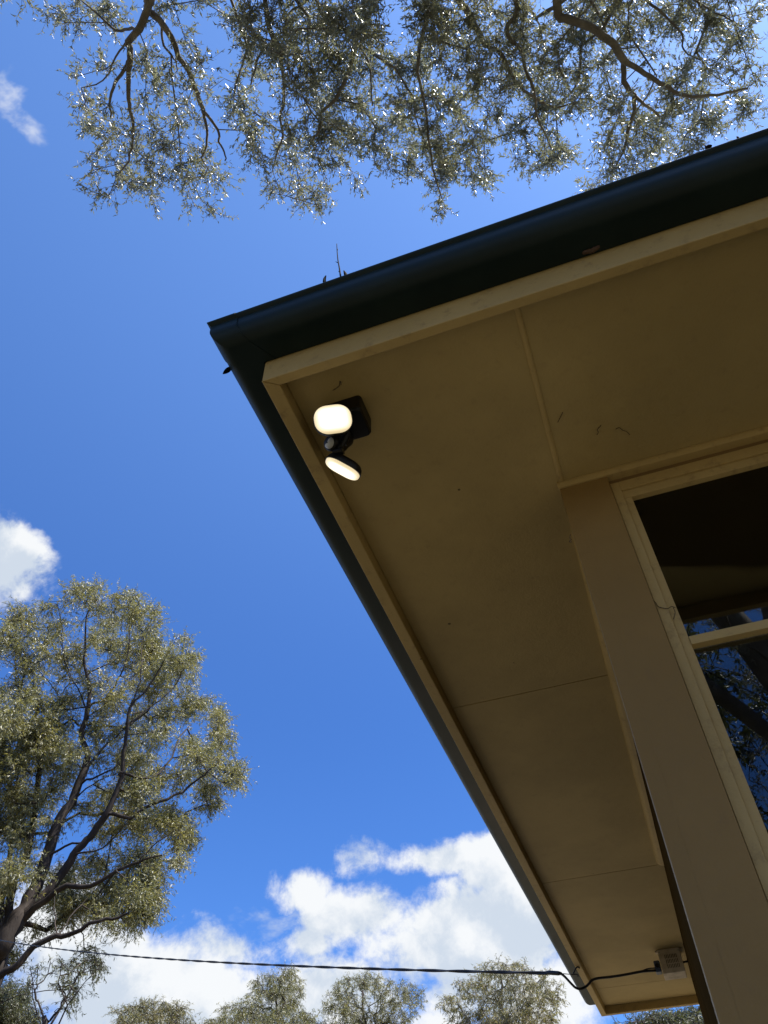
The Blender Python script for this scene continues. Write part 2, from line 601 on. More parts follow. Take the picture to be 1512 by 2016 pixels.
def build_house():
    g = 0.0014
    ys = [YI + 0.001, 1.709, 2.897, 4.16, YRI - 0.001]
    # soffit sheets of the side eave (they stop at the corner batten / at the wall)
    V, F = [], []
    xj = 0.035
    th = 0.006
    pl = [(XI + .001, YI + .001), (xj - g, YI + .001), (xj - g, YW + .03), (XW + .02, YW + .03), (XW + .02, ys[1] - g), (XI + .001, ys[1] - g)]
    V = [hv(x, y, SZ) for x, y in pl] + [hv(x, y, SZ + th) for x, y in pl]
    n = len(pl)
    F = [tuple(range(n - 1, -1, -1)), tuple(range(n, 2 * n))] + [(i, (i + 1) % n, n + (i + 1) % n, n + i) for i in range(n)]
    link_mesh('soffit_panel', V, F, 'soffit_paint', house, bevel=0.0012)
    for a, c in zip(ys[1:-1], ys[2:]):
        hbox('soffit_panel', 'soffit_paint', XI + .001, XW + .02, a + g, c - (g if c < 4.4 else 0), SZ, SZ + th, bevel=0.0012)
    # front eave sheets
    xs = [xj, 1.275, 2.515, 3.755, XR]
    for a, c in zip(xs[:-1], xs[1:]):
        hbox('soffit_panel', 'soffit_paint', a + g, c - g, YI + .001, YW + .02, SZ, SZ + th, bevel=0.0012)
    # half-round battens over the sheet joints
    for x in xs[:-1]:
        prof = [(0.0052 * math.cos(t), -0.0042 * math.sin(t)) for t in np.linspace(0, math.pi, 7)]
        V, F = [], []
        ye = YW - 0.0145
        for y in (YI + 0.0005, ye):
            V += [hv(x + p, y, SZ - 0.0002 + q) for p, q in prof]
        m = len(prof)
        F = [(i, i + 1, m + i + 1, m + i) for i in range(m - 1)] + [tuple(range(m)), tuple(range(2 * m - 1, m - 1, -1)), (0, m, 2 * m - 1, m - 1)]
        link_mesh('soffit_batten', V, F, 'trim_paint', house)
    # fascias (mitred at the seen corner)
    zt = 1.262

    def fascia(name, pl):
        V = [hv(x, y, FZ) for x, y in pl] + [hv(x, y, zt) for x, y in pl]
        F = [(3, 2, 1, 0), (4, 5, 6, 7)] + [(i, (i + 1) % 4, 4 + (i + 1) % 4, 4 + i) for i in range(4)]
        return link_mesh(name, V, F, 'trim_paint', house, bevel=0.0025)
    e = 0.0007
    fascia('front_fascia', [(XO + e, YO), (XR + .35, YO), (XR + .35, YI), (XI + e, YI)])
    fascia('side_fascia', [(XO, YO + e), (XI, YI + e), (XI, YRI), (XO, YR)])
    fascia('rear_fascia', [(XO + e, YR), (XI + e, YRI), (XR + .35, YRI), (XR + .35, YR)])
    # rear eave sheets
    hbox('soffit_panel', 'soffit_paint', XW + .022, XR, 4.17, YRI - .001, SZ, SZ + th)
    # gutters: quad profile swept along the eaves
    prof = [(0.0, GT + .004), (0.0, GB)]                       # (distance out from fascia, z)
    prof += [(0.006, GB), (0.025, GB), (0.040, GB)]
    for t in np.linspace(-84, 0, 14):
        prof.append((0.043 + 0.0295 * math.cos(math.radians(t)), GB + 0.034 + 0.034 * math.sin(math.radians(t))))
    prof += [(0.0727, GB + .042), (0.0727, GB + .050)]
    for t in np.linspace(-60, 200, 9):
        prof.append((0.0745 + 0.0046 * math.cos(math.radians(t)), GB + 0.0575 + 0.0046 * math.sin(math.radians(t))))
    inner = [(max(o - 0.002, 0.0015), z + 0.0016) for o, z in prof[::-1]]

    def sweep(name, path, closed_prof):
        """path: function giving (x,y) for an out distance at each station"""
        V, F = [], []
        m = len(closed_prof)
        for st in path:
            for o, z in closed_prof:
                x, y = st(o)
                V.append(hv(x, y, z))
        for s in range(len(path) - 1):
            for i in range(m):
                a, c = s * m + i, s * m + (i + 1) % m
                F.append((a, c, c + m, a + m))
        return V, F
    cp = prof + inner
    gap = 0.001
    V, F = sweep('g', [lambda o: (XO - gap - o, YO - gap - o), lambda o: (XR + .37, YO - gap - o)], cp)
    gf = link_mesh('front_gutter', V, F, 'gutter_steel', house, smooth=False)
    V, F = sweep('g', [lambda o: (XO - gap - o - .0002, YO - gap - o + .0004), lambda o: (XO - gap - o - .0002, 4.485)], cp)
    gs = link_mesh('side_gutter', V, F, 'gutter_steel', house)
    for o_ in (gf, gs):
        o_.data.polygons.foreach_set('use_smooth', [True] * len(o_.data.polygons))
        md = o_.modifiers.new('es', 'EDGE_SPLIT')
        md.split_angle = math.radians(38)
    # end cap of the side gutter and the folded corner bracket
    V = [hv(XO - gap - o, 4.486, z) for o, z in prof] + [hv(XO - gap - o, 4.4885, z) for o, z in prof]
    m = len(prof)
    F = [tuple(range(m)), tuple(range(2 * m - 1, m - 1, -1))] + [(i, m + i, m + (i + 1) % m, (i + 1) % m) for i in range(m)]
    link_mesh('stop_end', V, F, 'gutter_steel', house)
    br = [(o * 1.012 + 0.0006, z - 0.0009 - (0.0006 if o > .07 else 0)) for o, z in prof[1:]]
    V, F = [], []
    sts = [lambda o: (XO - gap - o + .0, 0.70), lambda o: (XO - gap - o, YO - gap - o), lambda o: (XO + 0.005 - o * 0.55, YO - gap - o)]
    sts = [lambda o: (XO - gap - o, YO + 0.022 - o * 0.6), lambda o: (XO - gap - o, YO - gap - o), lambda o: (XO + 0.022 - o * 0.6, YO - gap - o)]
    m = len(br)
    for st in sts:
        for o, z in br:
            x, y = st(o)
            V.append(hv(x, y, z))
    for s in range(2):
        for i in range(m - 1):
            a = s * m + i
            F.append((a, a + 1, a + 1 + m, a + m))
    cb = link_mesh('gutter_corner_bracket', V, F, 'gutter_steel', house)
    md = cb.modifiers.new('solid', 'SOLIDIFY')
    md.thickness = 0.0012
    md.offset = 1.0
    # roof: low hipped sheet roof above the gutters
    x0, x1, y0, y1 = XO - .03, XR + .38, YO - .03, YR + .03
    hw = (y1 - y0) / 2
    zr, ze = 1.262 + hw * math.tan(math.radians(20)), 1.266
    V = [hv(x0, y0, ze), hv(x1, y0, ze), hv(x1, y1, ze), hv(x0, y1, ze), hv(x0 + hw, y0 + hw, zr), hv(x1 - hw, y0 + hw, zr)]
    F = [(0, 1, 5, 4), (1, 2, 5), (2, 3, 4, 5), (3, 0, 4)]
    r = link_mesh('roof', V, F, 'roof_steel', house)
    md = r.modifiers.new('solid', 'SOLIDIFY')
    md.thickness = 0.03
    md.offset = 1.0
    # walls (inside faces are the dim room)
    zg = -CAM_Z / K
    XWIN0, XWIN1 = 0.1225, 1.36
    zs, zh = -0.36, 1.137      # window sill and head of the opening
    wt = 0.07
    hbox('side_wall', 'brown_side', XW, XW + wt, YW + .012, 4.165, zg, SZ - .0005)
    hbox('rear_wall', 'wall_paint', XW + wt + .0005, XR - .001, 4.165 - wt, 4.165, zg, SZ - .0005)
    hbox('end_wall', 'wall_paint', XR - wt, XR, YW + wt + .0005, 4.165 - wt - .0005, zg, SZ - .0005)
    hbox('front_wall', 'wall_paint', XWIN1 + .003, XR, YW, YW + wt, zg, SZ - .0005)
    hbox('front_wall_under_window', 'wall_paint', XWIN0 + .002, XWIN1 + .002, YW, YW + wt, zg, zs)
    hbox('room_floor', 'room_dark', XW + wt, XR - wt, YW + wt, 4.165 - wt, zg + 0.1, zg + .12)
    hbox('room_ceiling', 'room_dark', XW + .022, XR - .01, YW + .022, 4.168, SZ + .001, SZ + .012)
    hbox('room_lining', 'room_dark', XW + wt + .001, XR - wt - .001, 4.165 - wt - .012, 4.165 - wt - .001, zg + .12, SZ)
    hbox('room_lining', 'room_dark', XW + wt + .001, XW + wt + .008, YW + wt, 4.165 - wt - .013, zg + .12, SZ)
    # corner boards: narrow cover stop and wide stile, a fine joint between them
    hbox('corner_stop', 'wall_paint', 0.0285, 0.05105, YW - .0066, YW + .05, zg + .02, SZ - .0142)
    hbox('corner_board', 'wall_paint', 0.0511, 0.1208, YW - .0069, YW + .04, zg + .02, SZ - .0142)
    # cover mould along the side wall under the soffit; it stops part way
    V, F = [], []
    pf = [(0.0292, SZ - .001), (0.0292, SZ - .006), (0.0325, SZ - .013), (0.042, SZ - .019), (0.0515, SZ - .021), (0.0515, SZ - .001)]
    for y in (YW + .0505, 2.86):
        V += [hv(x, y, z) for x, z in pf]
    m = len(pf)
    F = [(i, (i + 1) % m, m + (i + 1) % m, m + i) for i in range(m)] + [tuple(range(m - 1, -1, -1)), tuple(range(m, 2 * m))]
    link_mesh('side_cover_mould', V, F, 'trim_paint', house)
    # front wall mould under the soffit
    pf = [(YW - .0145, SZ - .0008), (YW - .0145, SZ - .006), (YW - .0125, SZ - .0105), (YW - .0095, SZ - .0135), (YW + .02, SZ - .0135), (YW + .02, SZ - .0008)]
    V = []
    for x in (0.026, XR):
        V += [hv(x, y, z) for y, z in pf]
    F = [(i, m + i, m + (i + 1) % m, (i + 1) % m) for i in range(m)] + [tuple(range(m)), tuple(range(2 * m - 1, m - 1, -1))]
    link_mesh('front_cover_mould', V, F, 'trim_paint', house)
    hbox('head_board', 'brown_board', XWIN0 - .001, XWIN1, YW + .0075, YW + .06, zh + .001, SZ - .0138)
    # window: frame, rails, panes
    w = link_mesh('window', *merge([  # outer frame: stiles, head and sill
        ([hv(*p) for p in box_vf(XWIN0, 0.1385, YW + .002, YW + .05, zs, zh)[0]], box_vf(0, 1, 0, 1, 0, 1)[1]),
        ([hv(*p) for p in box_vf(XWIN1 - .03, XWIN1, YW + .002, YW + .05, zs, zh)[0]], box_vf(0, 1, 0, 1, 0, 1)[1]),
        ([hv(*p) for p in box_vf(0.1386, XWIN1 - .0301, YW + .002, YW + .05, zh - .024, zh)[0]], box_vf(0, 1, 0, 1, 0, 1)[1]),
        ([hv(*p) for p in box_vf(0.1386, XWIN1 - .0301, YW - .02, YW + .05, zs, zs + .022)[0]], box_vf(0, 1, 0, 1, 0, 1)[1])]),
        'trim_paint', house, bevel=0.001)

    def wbox(name, material, *a, bevel=0.0008):
        v, f = box_vf(*a)
        return link_mesh(name, [hv(*p) for p in v], f, material, w, False, bevel)
    xs0, xs1 = 0.139, XWIN1 - .0306
    ztr = 0.745
    # fixed sash above, sash below
    wbox('sash_head', 'trim_paint', xs0, xs1, YW + .0065, YW + .034, zh - .0445, zh - .0246)
    wbox('sash_stile', 'trim_paint', xs0, 0.1525, YW + .0068, YW + .0335, zs + .023, zh - .0448)
    wbox('sash_stile', 'trim_paint', xs1 - .014, xs1, YW + .0068, YW + .0335, zs + .023, zh - .0448)
    for xm in (0.55, 0.955):
        wbox('sash_mullion', 'trim_paint', xm - .013, xm + .013, YW + .005, YW + .0335, zs + .023, zh - .0448)
    xm_ = [0.1527, 0.55 - .0132, 0.55 + .0132, 0.955 - .0132, 0.955 + .0132, xs1 - .0142]
    zr_ = [zs + .023, 0.195, ztr, zh - .045]
    for k in range(3):
        a, c = xm_[2 * k], xm_[2 * k + 1]
        for z in zr_[1:-1]:
            wbox('glazing_bar', 'trim_paint', a, c, YW + .004, YW + .033, z - .0078, z + .0078)
        for j in range(3):
            z0 = zr_[j] + (.008 if j else 0)
            z1 = zr_[j + 1] - (.008 if j < 2 else 0)
            wbox('pane', 'window_glass', a + .0002, c - .0002, YW + .018, YW + .0195, z0 + .0002, z1 - .0002, bevel=0)


build_house()


# ------------------------------------------------------------------ security light under the eave
def rounded_rect(hx, hy, r, n=8):
    pts = []
    for cx, cy, a0 in ((hx - r, hy - r, 0), (-hx + r, hy - r, 90), (-hx + r, -hy + r, 180), (hx - r, -hy + r, 270)):
        for t in np.linspace(a0, a0 + 90, n):
            pts.append((cx + r * math.cos(math.radians(t)), cy + r * math.sin(math.radians(t))))
    return pts


def loft(rings, cap0=True, cap1=True):
    V, F = [], []
    n = len(rings[0])
    for r in rings:
        V += list(r)
    for i in range(len(rings) - 1):
        for k in range(n):
            a, c = i * n + k, i * n + (k + 1) % n
            F.append((a, c, c + n, a + n))
    if cap0:
        F.append(tuple(range(n - 1, -1, -1)))
    if cap1:
        F.append(tuple(range((len(rings) - 1) * n, len(rings) * n)))
    return V, F


def build_light():
    base = hv(-0.31, 0.735, SZ)
    root = empty('security_light', base, 'black twin-head security floodlight, both lamps lit, screwed under the eave corner', 'floodlight')
    # mounting box with chamfered foot
    x0, x1, y0, y1 = -0.345, -0.268, 0.702, 0.766
    cx, cy, hx, hy = (x0 + x1) / 2, (y0 + y1) / 2, (x1 - x0) / 2, (y1 - y0) / 2
    rings = []
    for z, s in ((SZ - .0008, 1.0), (SZ - .038, 1.0), (SZ - .044, .93)):
        rings.append([hv(cx + a * s, cy + c * s, z) for a, c in rounded_rect(hx, hy, .008, 5)])
    V, F = loft(rings)
    link_mesh('mounting_box', V, [f[::-1] for f in F], 'black_plastic', root, bevel=0.0015)

    def frame(cpx, z, a, bvec):
        c = at_z(cpx[0], cpx[1], K * z)
        dep = -(CM.T @ (c - CP))[2]
        s = dep / F_PX
        A = CM @ np.array([a[0], -a[1], -a[2]]) * s
        B = CM @ np.array([bvec[0], -bvec[1], -bvec[2]]) * s
        ha, hb = np.linalg.norm(A), np.linalg.norm(B)
        A /= ha
        B = B - A * (A @ B)
        B /= np.linalg.norm(B)
        N = np.cross(A, B)
        if N @ (c - CP) > 0:
            N = -N
        return c, A, B, N, ha, hb

    heads = []
    for cpx, z, a, bv in (((655.5, 825.5), 1.085, (37.0, -5.5, 5), (-6.5, -29.0, 11)), ((674.5, 922.5), 1.06, (33.0, 18.0, 1), (4.4, -7.8, -28))):
        c, A, B, N, ha, hb = frame(cpx, z, a, bv)
        # right-handed local frame with +Z out of the lens
        if np.cross(A, B) @ N < 0:
            B = -B
        M = Matrix(((A[0], B[0], N[0], 0), (A[1], B[1], N[1], 0), (A[2], B[2], N[2], 0), (0, 0, 0, 1)))

        def loc(obj):
            obj.parent = root
            obj.matrix_local = Matrix.Translation(Vector(c) - gorigin(root)) @ M
            return obj
        r = hb * 0.88
        rings = [[(x * s, y * s, zz) for x, y in rounded_rect(ha, hb, r, 9)] for zz, s in ((-.024, .72), (-.021, .86), (-.014, .97), (-.004, 1.03), (-.001, 1.03), (-.001, .99))]
        V, F = loft(rings)
        sh = loc(link_mesh('lamp_head', V, F, 'black_plastic', None, smooth=True))
        md = sh.modifiers.new('es', 'EDGE_SPLIT')
        md.split_angle = math.radians(50)
        rings = [[(x * s, y * s, zz) for x, y in rounded_rect(ha, hb, r, 9)] for zz, s in ((-.0005, .985), (.003, .975), (.0055, .93), (.0065, .82))]
        V, F = loft(rings)
        df = link_mesh('diffuser', V, F, 'lamp_diffuser', None, smooth=True)
        df.parent = sh
        heads.append((c, A, B, N, ha, hb))
    # sensor pod hanging under the box
    sc_ = at_z(649, 872, K * 1.085)
    top = np.array(hv(-0.315, 0.748, SZ - .03))
    dirn = np.array([-0.35, -0.75, -0.55])
    dirn /= np.linalg.norm(dirn)
    p0 = sc_ - dirn * 0.055
    V, F = merge([tube_vf([p0, p0 + dirn * .01, sc_ - dirn * .004, sc_, sc_ + dirn * .002], [.017, .0205, .021, .019, .016], 20),
                  tube_vf([top, (top + p0) / 2 + np.array([0, .004, -.004]), p0 + dirn * .015], [.026, .024, .020], 12)])
    pod = link_mesh('sensor_pod', V, F, 'black_plastic', root, smooth=True)
    md = pod.modifiers.new('es', 'EDGE_SPLIT')
    md.split_angle = math.radians(45)
    # domed lens, half hooded
    V, F = [], []
    u = np.cross(dirn, [0, 0, 1.0])
    u /= np.linalg.norm(u)
    w_ = np.cross(u, dirn)
    for i in range(5):
        el = math.radians(i * 20)
        for k in range(16):
            an = math.radians(150 + 200 * k / 15)
            rr = 0.0155 * math.cos(el)
            V.append(sc_ + dirn * (0.0015 + 0.010 * math.sin(el)) + rr * (math.cos(an) * u + math.sin(an) * w_))
    for i in range(4):
        for k in range(15):
            a = i * 16 + k
            F.append((a, a + 1, a + 17, a + 16))
    link_mesh('sensor_lens', V, F, 'sensor_lens', pod, smooth=True)
    # swivel arms: one short behind the upper head, one knuckled down to the lower head
    c1, A1, B1, N1, _, _ = heads[0]
    c2, A2, B2, N2, ha2, hb2 = heads[1]
    s1 = np.array(hv(-0.305, 0.715, SZ - .034))
    V, F = tube_vf(spline([s1, (s1 + c1 - N1 * .02) / 2 + np.array([0, 0, -.006]), c1 - N1 * .018], 5), .011, 12)
    link_mesh('swivel_arm', V, F, 'black_plastic', root, smooth=True)
    k1 = at_z(676, 868, K * 1.092)
    k2 = at_z(666, 889, K * 1.075)
    e2 = c2 - N2 * .016 - A2 * (ha2 * .40)
    pts = [top, k1, k2, e2]
    V, F = merge([tube_vf(spline(pts, 5), .0085, 12), tube_vf([k1 - (k2 - k1) * .45, k1 + (k2 - k1) * .25], .0125, 14),
                  tube_vf([k2 - np.array([.013, 0, 0]), k2 + np.array([.013, 0, 0])], .0115, 14), tube_vf([k2, k2 + (e2 - k2) * .5], .0105, 12)])
    a2 = link_mesh('swivel_arm', V, F, 'black_plastic', root, smooth=True)
    md = a2.modifiers.new('es', 'EDGE_SPLIT')
    md.split_angle = math.radians(45)


build_light()


# ------------------------------------------------------------------ overhead service line, hook, junction box
def build_service():
    x0, x1, y0, y1, z0 = -0.0595, 0.0315, 3.745, 3.836, 1.072
    root = empty('junction_box', hv((x0 + x1) / 2, (y0 + y1) / 2, SZ), 'cream vented electrical box on the far end of the side soffit', 'junction box')
    v, f = box_vf(x0, x1, y0, y1, z0, SZ - .0008)
    link_mesh('box_body', [hv(*p) for p in v], f, 'cream_plastic', root, bevel=0.004)
    # three rows of louvre slots on the front face
    k = 0
    for r in range(3):
        for c in range(8):
            xa = x0 + .024 + c * .0066 + r * 0.001
            za = z0 + .018 + (2 - r) * .0185
            v, f = box_vf(xa, xa + .0026, y0 - .0008, y0 + .002, za, za + .0145)
            link_mesh('vent_slot', [hv(*p) for p in v], f, 'room_dark', root)
    for xa in (x0 + .006, x1 - .006):
        v, f = tube_vf([hv(xa, y0 - .001, SZ - .012), hv(xa, y0 + .001, SZ - .012)], .004, 8)
        link_mesh('screw', v, f, 'grey_metal', root)
    for xa in (x0 - .010, x1):
        v, f = box_vf(xa + .0005, xa + .0095, y0 + .01, y0 + .03, SZ - .008, SZ - .0008)
        link_mesh('mounting_lug', [hv(*p) for p in v], f, 'cream_plastic', root)
    fu = empty('service_fuse', hv(-.075, 3.76, 1.10), 'dark blue-black fuse holder on the left side of the vented box', 'fuse holder')
    rings = [[hv(-.0745 + a, y, 1.104 + c) for a, c in rounded_rect(.0125 * s, .0215 * s, .005, 4)] for y, s in ((3.742, .8), (3.748, 1.0), (3.785, 1.0), (3.79, .85))]
    V, F = loft(rings)
    link_mesh('holder', V, F, 'blue_plastic', fu, bevel=0.001)
    v, f = tube_vf([hv(-.0745, 3.7425, 1.104), hv(-.0745, 3.736, 1.104)], .012, 12)
    link_mesh('cap', v, f, 'black_plastic', fu)
    # hook under the fascia
    hk = empty('cable_hook', hv(-.395, 3.70, FZ), 'small bent metal hook under the far gutter edge holding the cable', 'hook')
    hp = [(1141, 1906), (1136, 1904), (1131, 1912), (1129.5, 1918), (1137, 1919), (1138, 1923)]
    V, F = tube_vf(spline([np.array(hv(-.397, 3.715, FZ + .002))] + [at_y(a, c, K * 3.70) for a, c in hp], 4), .004, 6)
    link_mesh('hook_rod', V, F, 'cable_black', hk, smooth=True)
    # the line itself comes in from a pole out of frame on the left
    cl = at_y(1104, 1916.5, K * 3.675)
    far = at_dist(0, 1836, 17.0)
    d = (far - cl)
    pole_top = cl + d * 1.32
    sag = 0.17
    cab = empty('service_cable', cl, 'black twisted service cable strung from the left to the eave', 'cable')
    pts = []
    for t in np.concatenate([np.linspace(0, .1, 8)[:-1], np.linspace(.1, 1, 70)]):
        p = cl + (pole_top - cl) * t
        p = p + np.array([0, 0, -4 * sag * t * (1 - t)])
        pts.append(p)
    parts = []
    for ph in (0, math.pi):
        q = []
        pp = []
        for i in range(len(pts) - 1):
            n = max(2, int(np.linalg.norm(pts[i + 1] - pts[i]) / .07))
            for k in range(n):
                pp.append(pts[i] + (pts[i + 1] - pts[i]) * k / n)
        run = 0
        for i, p in enumerate(pp):
            if i:
                run += np.linalg.norm(p - pp[i - 1])
            a = run * 9 + ph
            q.append(p + np.array([0.004 * math.cos(a), 0.004 * math.cos(a) * .6, .005 * math.sin(a)]))
        parts.append(tube_vf(q, .0064, 5))
    V, F = merge(parts)
    link_mesh('twisted_strand', V, F, 'cable_black', cab, smooth=True)
    dr = d / np.linalg.norm(d)
    V, F = merge([tube_vf([cl - dr * .005, cl + dr * .02, cl + dr * .10, cl + dr * .12], [.008, .0125, .0125, .008], 10), tube_vf([cl, at_y(1131, 1919, K * 3.70)], .0025, 5)])
    link_mesh('strain_clamp', V, F, 'cable_black', cab, smooth=True)
    px = [(1104, 1916.5, 3.675), (1112, 1923, 3.676), (1126, 1938, 3.68), (1134, 1945, 3.69), (1143, 1947, 3.70), (1153, 1942.5, 3.71), (1160, 1936, 3.715), (1166, 1929.5, 3.72), (1177, 1926, 3.725), (1200, 1923.5, 3.73), (1230, 1919, 3.735), (1262, 1913, 3.74), (1291, 1910.5, 3.745)]
    V, F = tube_vf(spline([at_y(a, b_, K * y) for a, b_, y in px], 5), .0075, 7)
    link_mesh('drop_loop', V, F, 'cable_black', cab, smooth=True)
    px2 = px[7:-1] + [(1275, 1908.5, 3.745), (1291, 1907.0, 3.745)]
    V, F = tube_vf(spline([at_y(a, b_ - 1.2 * (i > 1), K * y) for i, (a, b_, y) in enumerate(px2)], 5), .004, 6)
    link_mesh('drop_loop', V, F, 'cable_black', cab, smooth=True)
    tl = empty('box_tail_cable', hv(.04, 3.79, 1.11), 'short black cable between the vented box and the wall', 'cable')
    V, F = tube_vf([hv(.030, 3.79, 1.118), hv(.042, 3.79, 1.119), hv(.0525, 3.79, 1.119)], .006, 7)
    link_mesh('tail', V, F, 'cable_black', tl, smooth=True)
    # timber pole that carries the other end (left of the frame)
    P = pole_top
    pole = empty('power_pole', (P[0], P[1], 0), 'timber service pole beyond the left edge carrying the cable', 'pole')
    V, F = tube_vf([(P[0], P[1], -.3), (P[0], P[1], P[2] * .5), (P[0], P[1], P[2] + .5)], [.16, .14, .12], 14)
    link_mesh('post', V, F, 'bark_gum', pole, smooth=True)


build_service()


# ------------------------------------------------------------------ litter in the gutter, cobwebs
def lens_leaf(p0, p1, width, bend=0.0):
    p0, p1 = np.asarray(p0), np.asarray(p1)
    ax = p1 - p0
    L = np.linalg.norm(ax)
    ax = ax / L
    side = np.cross(ax, CP - p0)
    side /= np.linalg.norm(side)
    nrm = np.cross(side, ax)
    V, F = [], []
    n = 7
    for i in range(n + 1):
        t = i / n
        w = width * math.sin(math.pi * min(1, t * .92 + .06)) ** .8
        c = p0 + ax * L * t + side * bend * L * math.sin(math.pi * t)
        for s, h in ((-1, .12), (0, 0), (1, .12)):
            V.append(c + side * s * w + nrm * h * w)
    for i in range(n):
        for k in range(2):
            a = i * 3 + k
            F.append((a, a + 1, a + 4, a + 3))
    return V, F


def solid(o, t):
    md = o.modifiers.new('solid', 'SOLIDIFY')
    md.thickness = t
    return o


def build_litter():
    yl = K * 0.527
    pts = [at_y(a, b_, yl) for a, b_ in ((671.5, 552), (670, 541), (668, 527), (665.5, 513), (664, 498), (663, 480))]
    V, F = tube_vf(spline(pts, 4), list(np.linspace(.0026, .0010, 21)), 5)
    for (a, c) in (((664.4, 517), (660.8, 515)), ((666.6, 535), (669.5, 533)), ((663.6, 495), (665, 490))):
        v, f = tube_vf([at_y(*a, yl), at_y(*c, yl)], [.0013, .0007], 4)
        V, F = merge([(V, F), (v, f)])
    tag(link_mesh('upright_twig', V, F, 'dead_leaf', smooth=True), 'thin bare twig standing upright out of the front gutter', 'twig')
    for (chain, w, lab) in ((((640, 562), (638.6, 552), (641.5, 543)), .0042, 'curled dry leaf in the gutter left of the upright twig'),
                            (((681, 548), (680.5, 541), (677, 533)), .0042, 'curled dry leaf in the gutter right of the upright twig')):
        p = spline([at_y(a, b_, yl) for a, b_ in chain], 5)
        V, F = tube_vf(p, [w * (.35 + .75 * math.sin(math.pi * min(1, i / (len(p) - 1) * .8 + .2))) for i in range(len(p))], 6)
        tag(link_mesh('curled_leaf', V, F, 'dead_leaf', smooth=True), lab, 'leaf', 'dry leaves caught in the gutters')
    V, F = lens_leaf(at_x(457, 722, K * -0.489), at_x(439, 736, K * -0.489), .0066, .0)
    tag(solid(link_mesh('dead_leaf', V, F, 'dead_leaf', smooth=True), .0008), 'single dry leaf hanging off the side gutter near the corner', 'leaf', 'dry leaves caught in the gutters')
    V, F = lens_leaf(at_x(726, 1196, K * -0.487), at_x(716, 1189, K * -0.487), .002, .1)
    tag(solid(link_mesh('dead_leaf', V, F, 'dead_leaf', smooth=True), .0008), 'tiny dry leaf tip poking out halfway down the side gutter', 'leaf', 'dry leaves caught in the gutters')
    # cluster at the right end
    for (a, c, w, lab) in (((1388, 302), (1386, 284), .0028, 'upright dry leaf in the gutter cluster at the upper right'), ((1388, 292), (1402, 286), .006, 'broad dry leaf lying across the gutter lip at upper right'),
                           ((1452, 277), (1450, 268), .0028, 'rightmost little dry leaf on the gutter lip')):
        V, F = lens_leaf(at_y(*a, yl), at_y(*c, yl), w, .08)
        tag(solid(link_mesh('dead_leaf', V, F, 'dead_leaf', smooth=True), .0008), lab, 'leaf', 'dry leaves caught in the gutters')
    # cobweb threads and spider litter
    zc = K * (SZ - .003)
    yw = K * (YW - .0085)
    yf = K * (YW - .0005)
    webs = [([at_z(a, b_, zc) for a, b_ in ((1212, 845), (1219, 842), (1226, 847), (1234, 850), (1240, 856))], 'dark cobweb thread on the front soffit above the window'),
            ([at_z(a, b_, zc) for a, b_ in ((1175, 856), (1178, 851), (1176, 846), (1183, 838))], 'short curled cobweb on the front soffit left of the longer thread'),
            ([at_z(a, b_, zc) for a, b_ in ((1098, 832), (1103, 822), (1108, 812))], 'faint straight cobweb beside the soffit batten'),
            ([at_y(a, b_, yw) for a, b_ in ((1123, 1052), (1122, 1060), (1125, 1062), (1120.5, 1066), (1126, 1067))], 'little dark cobweb knot on the corner board edge'),
            ([at_y(a, b_, yf) for a, b_ in ((1284, 1180), (1291, 1187), (1296, 1194), (1306, 1197), (1315, 1198), (1322, 1194), (1330, 1196))], 'cobweb strung across the window frame stile'),
            ([at_y(a, b_, yf) for a, b_ in ((1325, 1195), (1329, 1205), (1327, 1215), (1326, 1219))], 'cobweb tail hanging from the strand at the window frame'),
            ([at_z(a, b_, zc) for a, b_ in ((655, 769), (668, 760), (669, 750), (672, 757))], 'faint cobweb thread on the soffit above the lit floodlight')]
    for pts, lab in webs:
        p = spline(pts, 4)
        r = [.0006 + .0007 * abs(math.sin(i * 1.7)) for i in range(len(p))]
        V, F = tube_vf(p, r, 5)
        tag(link_mesh('cobweb', V, F, 'web', smooth=True), lab, 'cobweb', 'cobwebs under the eave')
    # old mud nest smeared between gutter and fascia
    V, F = [], []
    for i in range(9):
        c = at_z(1152 + i * 3.0 + random.uniform(-1, 1), 497 - i * 1.0 + random.uniform(-1.5, 1.5), K * (GB - .001))
        c = c + np.array([0, 0, -.001])
        r = random.uniform(.004, .007)
        n0 = len(V)
        rings = []
        for el in (-90, -40, 0, 40, 90):
            for k in range(8):
                rr = r * math.cos(math.radians(el)) * random.uniform(.8, 1.2)
                V.append(c + np.array([1.3 * rr * math.cos(k * math.pi / 4), rr * math.sin(k * math.pi / 4), r * .6 * math.sin(math.radians(el))]))
        for q in range(4):
            for k in range(8):
                a, d = n0 + q * 8 + k, n0 + q * 8 + (k + 1) % 8
                F.append((a, d, d + 8, a + 8))
    o = link_mesh('mud_nest', V, F, 'mud', smooth=True)
    tag(o, 'small crumbly brown mud nest stuck under the front gutter', 'nest')


build_litter()


